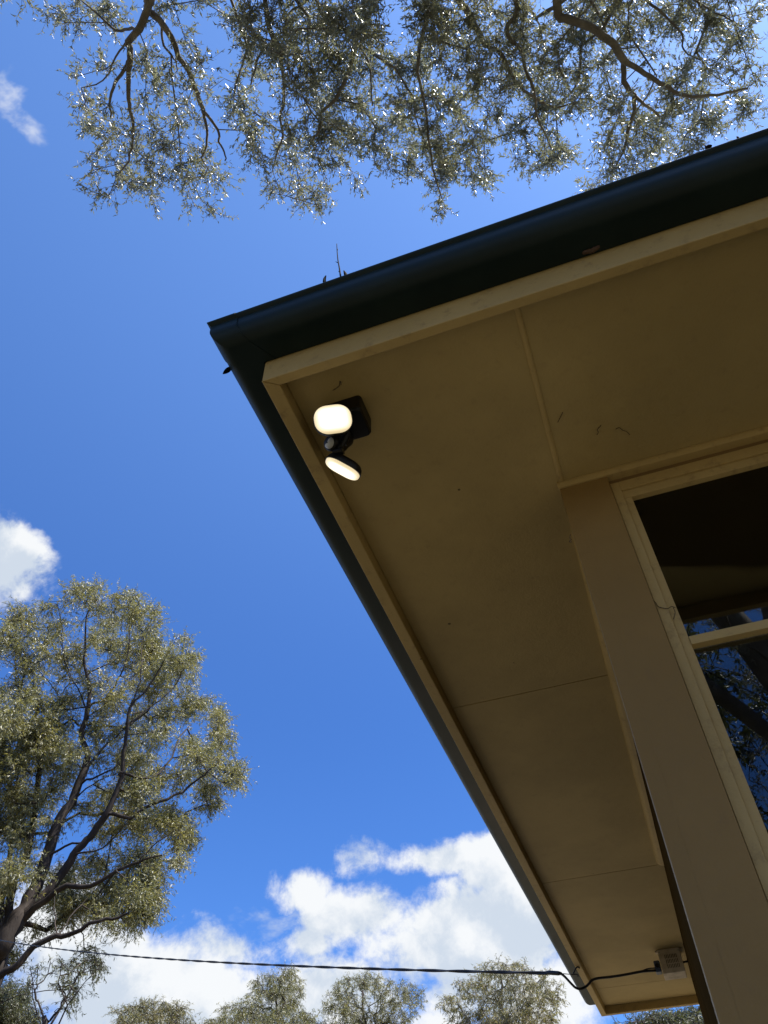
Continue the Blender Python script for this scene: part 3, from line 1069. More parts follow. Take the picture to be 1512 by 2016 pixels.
# ------------------------------------------------------------------ trees
class Tree:
    """branch skeleton: main limbs are given, the rest grows to the foliage targets"""

    def __init__(self, seed):
        self.P, self.par, self.rmin, self.plen = [], [], [], []
        self.rng = np.random.default_rng(seed)

    def add(self, p, par, r=0.0):
        self.P.append(np.asarray(p, float))
        self.par.append(par)
        self.rmin.append(r)
        self.plen.append(0.0 if par < 0 else self.plen[par] + float(np.linalg.norm(self.P[-1] - self.P[par])))
        return len(self.P) - 1

    def limb(self, pts, r0, r1, attach=None, n=4, wob=0.0):
        """a main limb through the points; attach = None (root) or 'near'"""
        pts = [np.asarray(p, float) for p in pts]
        par = -1
        if attach == 'near':
            A = np.array(self.P)
            par = int(np.argmin(np.linalg.norm(A - pts[0], axis=1)))
            gap = np.linalg.norm(self.P[par] - pts[0])
            if gap > 0.5:
                pts = [self.P[par], (self.P[par] + pts[0]) / 2 + self.rng.normal(0, .06 * gap, 3)] + pts
                par0 = par
                sp = spline(pts, n)[1:]
            else:
                sp = spline([self.P[par]] + pts, n)[1:] if gap > 0.02 else spline(pts, n)[1:]
        else:
            sp = spline(pts, n)
        m = len(sp)
        for i, p in enumerate(sp):
            t = i / max(1, m - 1)
            q = p + (self.rng.normal(0, wob, 3) if wob else 0)
            par = self.add(q, par, r0 * (1 - t) + r1 * t)
        return par

    def grow(self, targets, bf=0.35, seg=0.5, bend=0.10, droop=0.0):
        T = np.asarray(targets, float)
        P = np.array(self.P)
        L = np.array(self.plen)
        best = np.full(len(T), np.inf)
        who = np.zeros(len(T), int)
        for s in range(0, len(P), 200):
            D = np.linalg.norm(T[:, None] - P[None, s:s + 200], axis=2) + bf * L[None, s:s + 200]
            k = D.argmin(1)
            v = D[np.arange(len(T)), k]
            m = v < best
            best[m] = v[m]
            who[m] = k[m] + s
        alive = np.ones(len(T), bool)
        self.tips = np.zeros(len(T), int)
        for _ in range(len(T)):
            b = np.where(alive, best, np.inf)
            i = int(b.argmin())
            alive[i] = False
            par = int(who[i])
            p0, p1 = self.P[par], T[i]
            dist = float(np.linalg.norm(p1 - p0))
            n = max(1, int(round(dist / seg)))
            off = self.rng.normal(0, bend * dist, 3)
            new = []
            for k in range(1, n + 1):
                t = k / n
                p = p0 + (p1 - p0) * t + off * math.sin(math.pi * t) + np.array([0, 0, droop * dist * math.sin(math.pi * t)])
                if k < n:
                    p = p + self.rng.normal(0, .035 * seg, 3)
                par = self.add(p, par, 0)
                new.append(par)
            self.tips[i] = par
            NP = np.array([self.P[j] for j in new])
            NL = np.array([self.plen[j] for j in new])
            D = np.linalg.norm(T[:, None] - NP[None], axis=2) + bf * NL[None]
            k = D.argmin(1)
            v = D[np.arange(len(T)), k]
            m = alive & (v < best)
            best[m] = v[m]
            who[m] = np.array(new)[k[m]]

    def radii(self, tip=0.006, power=2.4, rmax=10.0):
        n = len(self.P)
        acc = np.zeros(n)
        R = np.zeros(n)
        for i in range(n - 1, -1, -1):
            r = max(acc[i] ** (1 / power) if acc[i] > 0 else tip, tip)
            r = min(max(r, self.rmin[i]), rmax)
            if self.rmin[i] > 0:
                r = min(r, self.rmin[i] * 1.5)
            R[i] = r
            if self.par[i] >= 0:
                acc[self.par[i]] += r ** power
        self.R = R
        return R

    def mesh(self):
        """tubes along chains"""
        n = len(self.P)
        kids = [[] for _ in range(n)]
        for i, p in enumerate(self.par):
            if p >= 0:
                kids[p].append(i)
        parts = []
        stack = [(i, -1) for i in range(n) if self.par[i] < 0]
        while stack:
            i, pr = stack.pop()
            chain, rad = [], []
            if pr >= 0:
                chain.append(self.P[pr])
                rad.append(min(self.R[pr], self.R[i] * 1.15))
            j = i
            while True:
                chain.append(self.P[j])
                rad.append(self.R[j])
                if not kids[j]:
                    break
                ks = sorted(kids[j], key=lambda k: -self.R[k])
                for k in ks[1:]:
                    stack.append((k, j))
                j = ks[0]
            if len(chain) < 2:
                continue
            r = max(rad)
            parts.append(tube_vf(chain, rad, 10 if r > .12 else (7 if r > .04 else (5 if r > .015 else 3)), caps=False))
        return merge(parts)


def leaf_arrays(org, axis, length, width, rg, fold=0.25, curve=0.0):
    """lanceolate leaves, each of 4 triangles folded on the midrib; returns verts, tris"""
    n = len(org)
    axis = axis / (np.linalg.norm(axis, axis=1, keepdims=True) + 1e-9)
    rnd = rg.normal(size=(n, 3))
    side = np.cross(axis, rnd)
    side /= np.linalg.norm(side, axis=1, keepdims=True) + 1e-9
    nrm = np.cross(axis, side)
    L, W = length[:, None], width[:, None]
    bend = (rg.normal(0, .13, n)[:, None] + curve) * L
    base = org
    mid = org + axis * L * .42 + side * bend * .6
    tip = org + axis * L + side * bend * -.4
    l = mid + side * W * .5 + nrm * W * fold
    r = mid - side * W * .5 + nrm * W * fold
    V = np.stack([base, l, mid, r, tip], 1).reshape(-1, 3)
    idx = np.arange(n)[:, None] * 5
    tri = np.concatenate([idx + np.array([[0, 2, 1]]), idx + np.array([[0, 3, 2]]), idx + np.array([[1, 2, 4]]), idx + np.array([[2, 3, 4]])], 1).reshape(-1, 3)
    return V, tri


def np_mesh(name, V, tri, material, parent):
    me = bpy.data.meshes.new(name)
    V = V - np.array(gorigin(parent))
    me.vertices.add(len(V))
    me.vertices.foreach_set('co', V.astype(np.float32).ravel())
    me.loops.add(len(tri) * 3)
    me.loops.foreach_set('vertex_index', tri.astype(np.int32).ravel())
    me.polygons.add(len(tri))
    me.polygons.foreach_set('loop_start', np.arange(len(tri), dtype=np.int32) * 3)
    me.update(calc_edges=True)
    me.materials.append(MATS[material])
    o = bpy.data.objects.new(name, me)
    col.objects.link(o)
    o.parent = parent
    return o


def foliage(tree, sprigs, leaves, spread, llen, lwid, hang, rg, sprig_r=0.004, scale=None):
    """short sprigs at every tip with leaves along them; returns sprig tubes and leaf arrays"""
    tips = np.array([tree.P[i] for i in tree.tips])
    back = np.array([tree.P[tree.par[i]] if tree.par[i] >= 0 else tree.P[i] - np.array([0, 0, 1.]) for i in tree.tips])
    d0 = tips - back
    d0 /= np.linalg.norm(d0, axis=1, keepdims=True) + 1e-9
    p = np.repeat(tips, sprigs, 0)
    d0 = np.repeat(d0, sprigs, 0)
    m = len(p)
    dn = np.array([0, 0, -1.0])
    d = d0 * .55 + rg.normal(0, .75, (m, 3)) + dn * hang * .5
    d /= np.linalg.norm(d, axis=1, keepdims=True)
    ln = (spread * rg.uniform(.5, 1.15, m))[:, None]
    st = p - d0 * rg.uniform(0, spread * .7, m)[:, None]
    mid = st + d * ln * .5 + rg.normal(0, .06, (m, 3)) * ln
    end = st + d * ln + dn * .18 * hang * ln
    # three-sided sprig stems
    a = np.cross(d, rg.normal(size=(m, 3)))
    a /= np.linalg.norm(a, axis=1, keepdims=True) + 1e-9
    c = np.cross(d, a)
    rings = []
    for q, rr in ((st, sprig_r), (mid, sprig_r * .75), (end, sprig_r * .4)):
        for k in range(3):
            rings.append(q + rr * (math.cos(2.0944 * k) * a + math.sin(2.0944 * k) * c))
    SV = np.stack(rings, 1).reshape(-1, 3)
    tri = []
    for s_ in range(2):
        for k in range(3):
            u, v = s_ * 3 + k, s_ * 3 + (k + 1) % 3
            tri += [(u, v, v + 3), (u, v + 3, u + 3)]
    ST = (np.arange(m)[:, None, None] * 9 + np.array(tri)[None]).reshape(-1, 3)
    t = rg.uniform(.12, 1.0, (m, leaves))[:, :, None]
    O = (st[:, None] * (1 - t) ** 2 + 2 * mid[:, None] * t * (1 - t) + end[:, None] * t * t).reshape(-1, 3)
    A = (d[:, None] * .55 + rg.normal(0, .62, (m, leaves, 3)) + dn * hang).reshape(-1, 3)
    n = len(O)
    V, tri = leaf_arrays(O, A, rg.uniform(llen[0], llen[1], n), rg.uniform(lwid[0], lwid[1], n), rg)
    return (SV, ST), V, tri


def make_tree(name, label, base, tree, leafm, barkm, fol, category='tree', group=None, tip=.006, rmax=10):
    root = empty(name, base, label, category, group)
    tree.radii(tip, 2.4, rmax)
    tv, tf = tree.mesh()
    (sv, sf), V, tri = fol
    tk = link_mesh('trunk', tv, tf, barkm, root, smooth=True)
    tw = np_mesh('twigs', sv, sf, barkm, root)
    tw['kind'] = 'stuff'
    c = np_mesh('crown', V, tri, leafm, root)
    c['kind'] = 'stuff'
    return root


def sample_ellipses(ells, per_px2, rg):
    """pixel points spread through ellipses (cx, cy, rx, ry[, weight])"""
    out = []
    for e in ells:
        cx, cy, rx, ry = e[:4]
        w = e[4] if len(e) > 4 else 1.0
        n = max(1, int(round(math.pi * rx * ry * per_px2 * w)))
        t = rg.uniform(0, 2 * math.pi, n)
        r = np.sqrt(rg.uniform(0, 1, n))
        k = len(out)
        out += [(cx + rx * r_ * math.cos(t_), cy + ry * r_ * math.sin(t_), e) for r_, t_ in zip(r, t)]
    return out


# ---- the gum whose boughs hang over the roof from behind the camera
def overhead_tree():
    rg = np.random.default_rng(5)
    c7 = lambda L: [(x / 3.15, y / 3.15) for x, y in L]
    c5 = lambda L: [(100 + x / 2.16, y / 2.16) for x, y in L]
    c6 = lambda L: [(800 + x / 2.1236, y / 2.1236) for x, y in L]
    limbs = [  # pixel path, height at start and end, radii (m)
        (c7([(960, -200), (935, -80), (930, 0), (915, 60), (860, 180), (790, 265), (810, 310), (800, 400), (795, 530), (800, 650), (820, 750), (820, 880), (800, 1000)]), 12.6, 12.0, .105, .018),
        (c7([(915, 60), (990, 130), (1070, 240), (1110, 350), (1180, 470), (1240, 620), (1265, 700), (1280, 800), (1280, 900), (1250, 980)]), 12.6, 11.8, .075, .016),
        (c7([(800, 385), (750, 460), (700, 540), (680, 640), (690, 730)]), 12.4, 12.1, .045, .018),
        (c7([(855, 190), (800, 178), (720, 190), (630, 110), (520, 20)]), 12.5, 12.9, .04, .015),
        (c7([(1265, 695), (1310, 740), (1360, 830), (1355, 880), (1395, 940), (1400, 1000)]), 12.0, 11.6, .035, .012),
        (c7([(1005, 180), (1015, 280), (1080, 360), (1100, 430)]), 12.5, 12.3, .03, .012),
        (c7([(780, 270), (720, 350), (640, 500), (500, 545)]), 12.5, 12.4, .025, .01),
        (c5([(905, -60), (910, 0), (930, 130), (965, 220), (990, 320), (990, 430), (975, 500), (985, 580), (960, 650)]), 13.0, 12.2, .06, .016),
        (c5([(935, 185), (885, 240), (865, 310), (845, 370)]), 12.7, 12.4, .035, .012),
        (c5([(1420, -100), (1380, 0), (1340, 80), (1300, 160), (1285, 240), (1260, 320), (1210, 420), (1150, 480), (1140, 560), (1100, 600)]), 13.0, 12.2, .085, .016),
        (c5([(1110, -50), (1080, 10), (1010, 60), (1005, 150)]), 13.4, 13.0, .04, .014),
        (c5([(1300, 180), (1350, 260), (1360, 340), (1370, 450)]), 12.7, 12.4, .03, .012),
        (c6([(640, -160), (632, -40), (635, 50), (660, 80), (740, 100), (820, 150), (870, 190), (910, 250), (980, 295), (1040, 330), (1100, 370), (1170, 400), (1270, 400), (1350, 385), (1430, 370)]), 12.4, 11.6, .105, .016),
        (c6([(910, 255), (910, 340), (950, 400), (1000, 440), (1060, 485)]), 12.1, 11.9, .06, .02),
        (c6([(950, 400), (955, 470), (930, 530), (910, 620), (880, 690)]), 12.0, 11.7, .045, .015),
        (c6([(450, -120), (455, -20), (460, 60), (425, 105), (430, 160), (480, 210), (500, 290), (530, 360), (540, 420), (545, 480), (580, 560), (610, 620)]), 12.8, 11.9, .06, .014),
        (c6([(180, -120), (220, -10), (260, 60), (300, 130), (340, 190), (390, 220), (430, 290), (470, 360), (540, 410), (620, 450), (700, 430)]), 13.2, 12.1, .085, .014),
        (c6([(450, -40), (480, 0), (530, 60), (560, 110), (565, 180)]), 13.3, 12.9, .035, .012),
        (c6([(100, -100), (90, -10), (85, 80), (60, 180), (50, 300), (80, 450), (90, 560), (110, 700), (150, 830)]), 13.3, 11.9, .06, .012),
        (c6([(750, -80), (770, 0), (830, 110), (850, 190), (960, 200)]), 13.2, 12.6, .04, .012),
        (c6([(980, -80), (1000, 0), (1080, 60), (1150, 140), (1160, 210), (1230, 250)]), 12.9, 12.3, .04, .012),
        (c6([(1040, -90), (1180, -10), (1290, 50), (1400, 110)]), 12.9, 12.3, .03, .012)]
    t = Tree(21)
    foot = np.array([5.2, -9.8, 0.0])
    base = np.array([1.8, -9.5, 0.0])
    t.limb([foot, foot + [-.5, .2, 2.6], base + [1.9, .5, 5.5], base + [.8, 1.6, 8.5], base + [-.5, 3.2, 11.2], base + [-.9, 4.9, 13.0]], .42, .17, n=5, wob=.02)
    t.limb([base + [1.8, .6, 5.8], base + [-.8, 2.2, 8.9], base + [-4.0, 4.2, 11.2], base + [-5.6, 6.4, 13.2]], .14, .08, 'near', wob=.02)
    t.limb([base + [.8, 1.6, 8.4], base + [1.4, 3.6, 10.8], base + [2.2, 6.0, 12.6], base + [2.4, 7.6, 13.4]], .14, .08, 'near', wob=.02)
    t.limb([base + [2.0, .5, 5.2], base + [3.8, -.8, 8.0], base + [5.0, -2.0, 11.0]], .16, .05, 'near', wob=.02)
    t.limb([base + [2.3, .3, 4.4], base + [-.6, -1.0, 7.0], base + [-3.6, -1.6, 9.8]], .15, .05, 'near', wob=.02)
    for pl, z0, z1, r0, r1 in limbs:
        zz = np.linspace(z0, z1, len(pl))
        t.limb([at_z(x, y, z) for (x, y), z in zip(pl, zz)], r0 * .72, r1 * .8, 'near', n=3, wob=.006)
    E = []
    E += [(x / 3.15, y / 3.15, a / 3.15, b_ / 3.15, w) for x, y, a, b_, w in [
        (30, 20, 60, 45, 1.2), (180, -20, 90, 50, .7), (330, 70, 65, 80, 1.0), (350, 130, 50, 30, .8), (550, 60, 120, 95, 1.0), (700, 80, 95, 90, 1.0), (740, 210, 70, 70, .8), (980, 40, 90, 60, .8), (1080, 30, 60, 50, .5), (1280, 0, 50, 30, .6),
        (620, 400, 85, 75, .55), (440, 510, 45, 50, .8), (500, 590, 60, 60, .7), (700, 400, 60, 80, .5), (900, 360, 95, 90, .85), (890, 480, 100, 90, .8), (950, 560, 60, 50, .5),
        (1210, 280, 70, 80, .8), (1260, 420, 65, 80, .85), (1100, 520, 110, 100, .8), (1150, 680, 80, 90, 1.0), (1250, 560, 60, 80, .6), (1220, 790, 60, 70, .8), (1060, 640, 60, 50, .6),
        (560, 640, 60, 50, .6), (700, 640, 80, 50, .5), (850, 650, 80, 60, .6), (480, 790, 50, 70, .9), (560, 820, 90, 100, 1.0), (640, 920, 110, 90, 1.0), (760, 800, 100, 90, .8), (900, 830, 90, 80, .9), (1000, 850, 70, 70, .8), (960, 950, 90, 80, 1.0), (800, 980, 120, 80, .9),
        (620, 1060, 70, 70, .8), (740, 1120, 110, 90, 1.0), (880, 1120, 110, 90, 1.25), (980, 1120, 60, 90, 1.1), (700, 1200, 60, 40, .8), (930, 1210, 80, 40, .9), (580, 1180, 30, 30, .5),
        (1110, 900, 70, 80, .7), (1140, 1020, 80, 80, .9), (1250, 1000, 80, 90, .9), (1330, 1080, 70, 80, .8), (1230, 1130, 110, 80, 1.0), (1190, 1230, 60, 60, .9), (1350, 1200, 40, 60, .8), (1370, 1310, 22, 40, .9), (1410, 1080, 22, 50, .7)]]
    E += [(100 + x / 2.16, y / 2.16, a / 2.16, b_ / 2.16, w) for x, y, a, b_, w in [
        (770, 60, 90, 80, .9), (860, 90, 90, 110, 1.0), (790, 190, 80, 60, .5), (900, 240, 90, 80, .6), (830, 300, 70, 60, .7), (800, 380, 70, 60, .6), (900, 380, 80, 80, .7), (790, 470, 70, 60, .9), (860, 500, 80, 70, .8), (810, 570, 60, 50, .7), (840, 610, 40, 25, .5),
        (1000, 60, 100, 90, 1.2), (1030, 190, 110, 90, 1.1), (1120, 110, 100, 110, 1.2), (1100, 300, 110, 90, 1.0), (1010, 380, 70, 90, .8), (1060, 480, 90, 70, .9), (980, 560, 60, 60, .7), (1050, 620, 90, 60, .8),
        (920, 690, 70, 50, 1.0), (990, 710, 80, 60, .9), (950, 800, 60, 40, .7), (990, 850, 50, 35, .8), (1060, 820, 90, 70, 1.0), (1110, 870, 60, 35, .9), (1140, 760, 70, 70, .8),
        (1250, 60, 110, 100, 1.3), (1230, 220, 110, 100, 1.2), (1200, 350, 110, 90, 1.1), (1160, 450, 80, 70, 1.0), (1240, 500, 110, 80, 1.1), (1200, 600, 110, 80, 1.0), (1320, 600, 110, 80, 1.0), (1180, 680, 70, 60, .8), (1300, 690, 60, 50, .7), (1300, 775, 20, 15, .6),
        (1380, 100, 110, 110, 1.3), (1390, 280, 110, 100, 1.2), (1380, 430, 110, 90, 1.1), (1450, 540, 80, 70, 1.0), (1450, 680, 90, 70, .9), (1400, 720, 70, 40, .6)]]
    E += [(800 + x / 2.1236, y / 2.1236, a / 2.1236, b_ / 2.1236, w) for x, y, a, b_, w in [
        (60, 80, 110, 110, 1.3), (80, 260, 110, 110, 1.2), (90, 420, 110, 100, 1.1), (60, 560, 110, 100, 1.0), (200, 120, 110, 110, 1.2), (230, 290, 110, 100, 1.1), (220, 450, 110, 100, 1.0), (190, 600, 130, 90, 1.2), (110, 690, 100, 70, 1.2), (270, 680, 90, 70, 1.0), (230, 750, 110, 50, 1.0), (120, 780, 60, 50, .9), (140, 860, 45, 40, .9), (160, 900, 40, 35, 1.0), (340, 740, 40, 30, .7),
        (360, 80, 110, 100, 1.1), (370, 220, 110, 100, 1.1), (360, 380, 100, 100, 1.0), (420, 520, 90, 90, .9), (380, 600, 60, 60, .7), (440, 660, 70, 50, .7), (500, 60, 100, 100, 1.1), (520, 210, 100, 90, 1.1), (520, 350, 100, 90, 1.2), (520, 480, 90, 80, 1.2), (540, 590, 90, 70, 1.1), (620, 640, 80, 60, 1.2), (690, 610, 50, 50, 1.0), (570, 720, 50, 50, .9), (640, 700, 60, 40, .8),
        (640, 140, 100, 110, 1.2), (660, 300, 100, 90, 1.1), (700, 420, 90, 70, .9), (640, 400, 60, 60, .9), (740, 480, 50, 40, .6), (780, 60, 100, 90, 1.1), (800, 230, 100, 90, 1.0), (820, 360, 80, 80, .8), (870, 440, 80, 60, .7), (900, 60, 110, 90, 1.1), (960, 170, 100, 90, 1.0), (1000, 280, 60, 60, .5),
        (1050, 80, 100, 90, 1.2), (1150, 80, 110, 90, 1.1), (1220, 170, 80, 70, .8), (1290, 60, 90, 70, .9), (1380, 130, 80, 80, 1.0), (1420, 190, 60, 40, .8), (1330, 200, 50, 40, .7), (1440, 60, 90, 50, .5), (1200, 260, 70, 60, .6),
        (1050, 360, 90, 80, .7), (1140, 380, 100, 90, .8), (1220, 340, 60, 70, .7), (1250, 420, 80, 60, .6), (1180, 500, 110, 80, .9), (1070, 480, 90, 80, .9), (1260, 520, 70, 70, .7), (1400, 310, 50, 50, .8), (1430, 390, 70, 60, 1.0), (1390, 460, 70, 60, 1.0), (1450, 460, 40, 50, .8), (1340, 510, 50, 40, .7),
        (900, 520, 90, 70, .8), (980, 560, 90, 80, .9), (940, 650, 100, 70, .9), (1060, 620, 90, 70, .9), (1160, 620, 90, 60, .9), (860, 640, 70, 60, .6), (900, 720, 80, 50, .9), (820, 740, 60, 50, .8), (800, 790, 60, 40, .9), (1000, 700, 70, 50, .8), (1240, 600, 70, 50, .7)]]
    E += [(x, -70, 110, 60, 1.0) for x in range(480, 1500, 130)] + [(x, -190, 120, 70, .8) for x in range(300, 1600, 170)]
    pts = sample_ellipses(E, 1 / 900.0, rg)
    T = []
    dz = {}
    for x, y, e in pts:
        if y > -20:
            pass
        z0 = dz.setdefault(id(e), rg.normal(12.75, .5))
        T.append(at_z(x, y, z0 + rg.normal(0, .35)))
    # the rest of its crown, behind and over the camera
    nb = 620
    for _ in range(nb):
        a = rg.uniform(0, 2 * math.pi)
        r = math.sqrt(rg.uniform(0, 1))
        T.append(np.array([2.6 + 6.8 * r * math.cos(a), -7.6 + 5.6 * r * math.sin(a), 8.0 + 6.5 * rg.uniform() ** .8 * (1.1 - .5 * r)]))
    t.grow(T, .30, .42, .10, 0.03)
    fol = foliage(t, 11, 13, .35, (.052, .098), (.0145, .0245), .22, rg, .0030)
    print('overhead', len(T), len(fol[1]) // 5)
    make_tree('gum_tree', 'tall gum tree whose fine leafy boughs hang in from the top edge', foot, t, 'leaf_overhead', 'bark_smooth', fol, 'tree', 'gum trees around the building', .0058, .5)


overhead_tree()


# ---- the big gum at the lower left
def left_tree():
    rg = np.random.default_rng(8)
    S = 2.344
    c4 = lambda L: [(x / S, 1100 + y / S) for x, y in L]
    D = 24.0
    base_px = (-95, 2320)
    limbs = [
        ([(0, 1800), (60, 1700), (110, 1620), (150, 1540), (200, 1430), (245, 1280), (290, 1180), (340, 1100), (380, 1000), (400, 900), (375, 820), (395, 730), (415, 660), (410, 560), (390, 470), (395, 330), (400, 260)], 0, .6, .27, .022),
        ([(110, 1640), (200, 1560), (290, 1450), (340, 1370), (400, 1300), (450, 1230), (490, 1170), (560, 1010), (570, 900), (590, 780), (600, 690), (690, 580), (760, 470)], 0, -1.6, .17, .02),
        ([(100, 1665), (190, 1585), (300, 1520), (420, 1510), (540, 1440), (640, 1400), (740, 1370)], 0, -2.2, .13, .02),
        ([(380, 1030), (460, 1000), (550, 950)], .2, -.6, .05, .02),
        ([(395, 960), (470, 880), (560, 800), (680, 700)], .3, 1.2, .07, .02),
        ([(490, 1175), (600, 1190), (690, 1140), (800, 1090), (900, 1030), (960, 980), (1010, 940)], -.8, -1.5, .08, .018),
        ([(555, 990), (700, 1010), (790, 920), (830, 820), (880, 760)], -1, .5, .06, .016),
        ([(-150, 1985), (-60, 1950), (0, 1920), (90, 1870), (160, 1790), (260, 1740), (350, 1730), (420, 1680), (520, 1660), (590, 1640)], -1.0, -3.0, .15, .03),
        ([(20, 1760), (40, 1620), (70, 1480), (130, 1330), (160, 1180), (170, 1050), (190, 940), (150, 830), (100, 740), (80, 600), (60, 480)], .4, 2.0, .15, .018),
        ([(190, 940), (200, 860), (240, 720), (290, 620), (330, 560)], 1.2, 2.4, .05, .014),
        ([(120, 700), (100, 640), (85, 560), (70, 470), (110, 330)], 1.8, 2.0, .05, .014),
        ([(415, 680), (490, 640), (540, 560), (580, 480), (600, 330)], .5, -.6, .06, .014),
        ([(300, 690), (260, 610), (200, 540), (170, 500)], 1, 1.5, .03, .012),
        ([(215, 1380), (300, 1330), (400, 1300)], .1, -.3, .05, .03),
        ([(-30, 1780), (0, 1620), (30, 1480), (50, 1330), (55, 1150), (20, 980), (-40, 820)], 1.5, 3.0, .16, .03),
        ([(330, 1130), (400, 1060), (480, 1010), (520, 1000)], .2, .8, .03, .012),
        ([(165, 1180), (210, 1100), (240, 1000), (250, 900)], .8, 1.3, .03, .012),
        ([(350, 1360), (480, 1330), (600, 1200)], -.5, -1.5, .04, .014),
        ([(640, 1400), (700, 1330), (780, 1270), (830, 1250)], -2, -2.2, .03, .012),
        ([(540, 1440), (620, 1520), (660, 1560)], -1.6, -2.0, .03, .012),
        ([(260, 1740), (255, 1650), (250, 1560)], -2.0, -1.5, .035, .012),
        ([(265, 1740), (330, 1650), (400, 1560)], -2.0, -1.6, .03, .012),
        ([(400, 700), (360, 600), (300, 480), (280, 360)], .5, 1.2, .035, .012),
        ([(600, 690), (640, 600), (650, 480), (660, 360)], -1.2, -1.5, .035, .012),
        ([(590, 760), (700, 680), (800, 600), (850, 500)], -1.2, -.6, .04, .012)]
    t = Tree(31)
    b0 = at_dist(base_px[0], base_px[1], D)
    b0[2] = 0.0
    first = at_dist(*c4([(0, 1800)])[0], D)
    t.limb([b0, b0 * .66 + first * .34 + [.1, 0, .2], b0 * .3 + first * .7, first], .42, .29, n=5, wob=.03)
    for pl, d0, d1, r0, r1 in limbs:
        dd = np.linspace(d0, d1, len(pl)) - .5
        t.limb([at_dist(x, y, D + k) for (x, y), k in zip(c4(pl), dd)], r0 * .85, r1 * .9, 'near', n=3, wob=.02)
    E = [(110, 260, 90, 70), (50, 340, 60, 60), (230, 220, 40, 40, .8), (380, 170, 90, 60), (440, 125, 35, 28), (560, 220, 110, 75), (680, 290, 75, 85), (520, 330, 110, 70, .9), (300, 330, 90, 60, .7), (330, 450, 80, 70, .8), (150, 420, 100, 80, .9), (840, 430, 75, 85), (760, 420, 70, 70), (640, 440, 110, 90), (850, 540, 75, 60), (700, 560, 110, 80), (530, 430, 80, 60, .8), (100, 600, 90, 70, .8), (240, 640, 80, 60, .8), (40, 700, 80, 90), (200, 800, 110, 100, 1.2), (60, 850, 90, 100, 1.1), (240, 900, 100, 90, 1.1),
         (930, 680, 95, 65), (1000, 760, 65, 55), (830, 680, 100, 65), (680, 700, 90, 60, .7), (560, 650, 60, 50, .7), (1050, 840, 50, 60), (1105, 960, 32, 70), (1115, 1030, 22, 30), (960, 900, 90, 60), (870, 880, 70, 50, .7), (1010, 1000, 90, 55, 1.1), (960, 1090, 65, 60), (980, 1140, 30, 25), (860, 1010, 60, 50, .8), (720, 850, 60, 50, .6), (650, 960, 90, 60), (640, 870, 60, 50, .6), (560, 1080, 70, 50, .8), (660, 1080, 80, 60), (620, 1180, 110, 60), (780, 1180, 80, 60), (840, 1240, 65, 75), (860, 1310, 60, 50), (825, 1390, 32, 45), (700, 1250, 80, 45), (510, 1240, 70, 50, .8),
         (640, 1380, 100, 50), (700, 1450, 60, 80, 1.2), (650, 1560, 90, 80, 1.2), (710, 1590, 45, 60), (560, 1490, 100, 50, 1.1), (430, 1410, 100, 50, .9), (350, 1560, 100, 60, 1.1), (280, 1470, 80, 50, .9), (460, 1600, 70, 60), (610, 1660, 50, 40), (620, 1705, 18, 25), (300, 1640, 50, 40, .8), (490, 1650, 60, 40, .8), (60, 1000, 80, 90, 1.2), (50, 1150, 70, 90, 1.1), (130, 1100, 70, 70), (250, 1080, 70, 60, .7), (400, 1130, 50, 40, .6), (310, 1010, 50, 50, .7), (80, 1280, 70, 80), (40, 1440, 50, 70), (230, 1560, 50, 50, .8), (300, 760, 70, 50, .8), (470, 780, 50, 50, .5), (460, 950, 50, 40, .5), (440, 880, 40, 40, .4), (120, 520, 50, 40, .6), (250, 540, 60, 40, .5), (400, 400, 60, 60, .7), (480, 560, 60, 40, .5), (200, 1220, 50, 50, .6), (300, 1250, 40, 40, .4),
         (470, 790, 70, 60, .8), (500, 700, 60, 60, .8), (330, 860, 60, 60, .7), (350, 950, 50, 50, .7), (480, 1080, 60, 50, .7), (560, 890, 60, 60, .7), (620, 800, 60, 50, .7), (720, 780, 60, 50, .7), (420, 560, 60, 60, .7), (330, 660, 60, 60, .7), (460, 1150, 50, 40, .6), (160, 1440, 50, 60, .6), (750, 1000, 60, 50, .6),
         (430, 1815, 45, 30, .4), (340, 1870, 45, 30, .35), (455, 1890, 42, 32, .6), (370, 1960, 40, 40, .35), (50, 1830, 55, 50, 1.0), (20, 1700, 40, 60, .8), (200, 1690, 50, 35, .6), (700, 1670, 25, 20, .7),
         (-90, 400, 90, 90), (-80, 620, 100, 140), (-80, 900, 100, 160), (-90, 1200, 90, 160), (-90, 1500, 90, 120), (-200, 800, 80, 160), (-200, 1200, 80, 160)]
    # an irregular gap is left where the sky shows between the boughs
    Ep = [(e[0] / S, 1100 + e[1] / S, e[2] / S, e[3] / S) + tuple(e[4:]) for e in E]
    pts = sample_ellipses(Ep, 1 / 120.0, rg)
    T = []
    off = {}
    for x, y, e in pts:
        o = off.setdefault(id(e), rg.uniform(-1.6, 3.6))
        T.append(at_dist(x, y, D + o + rg.normal(0, .55)))
    t.grow(T, .22, .55, .09, .04)
    fol = foliage(t, 10, 13, .58, (.08, .14), (.018, .030), .55, rg, .0038)
    print('left', len(T), len(fol[1]) // 5)
    make_tree('gum_tree', 'big spreading gum tree with dark leaning trunk at the lower left', b0, t, 'leaf_gum', 'bark_gum', fol, 'tree', 'gum trees around the building', .009, .5)


left_tree()


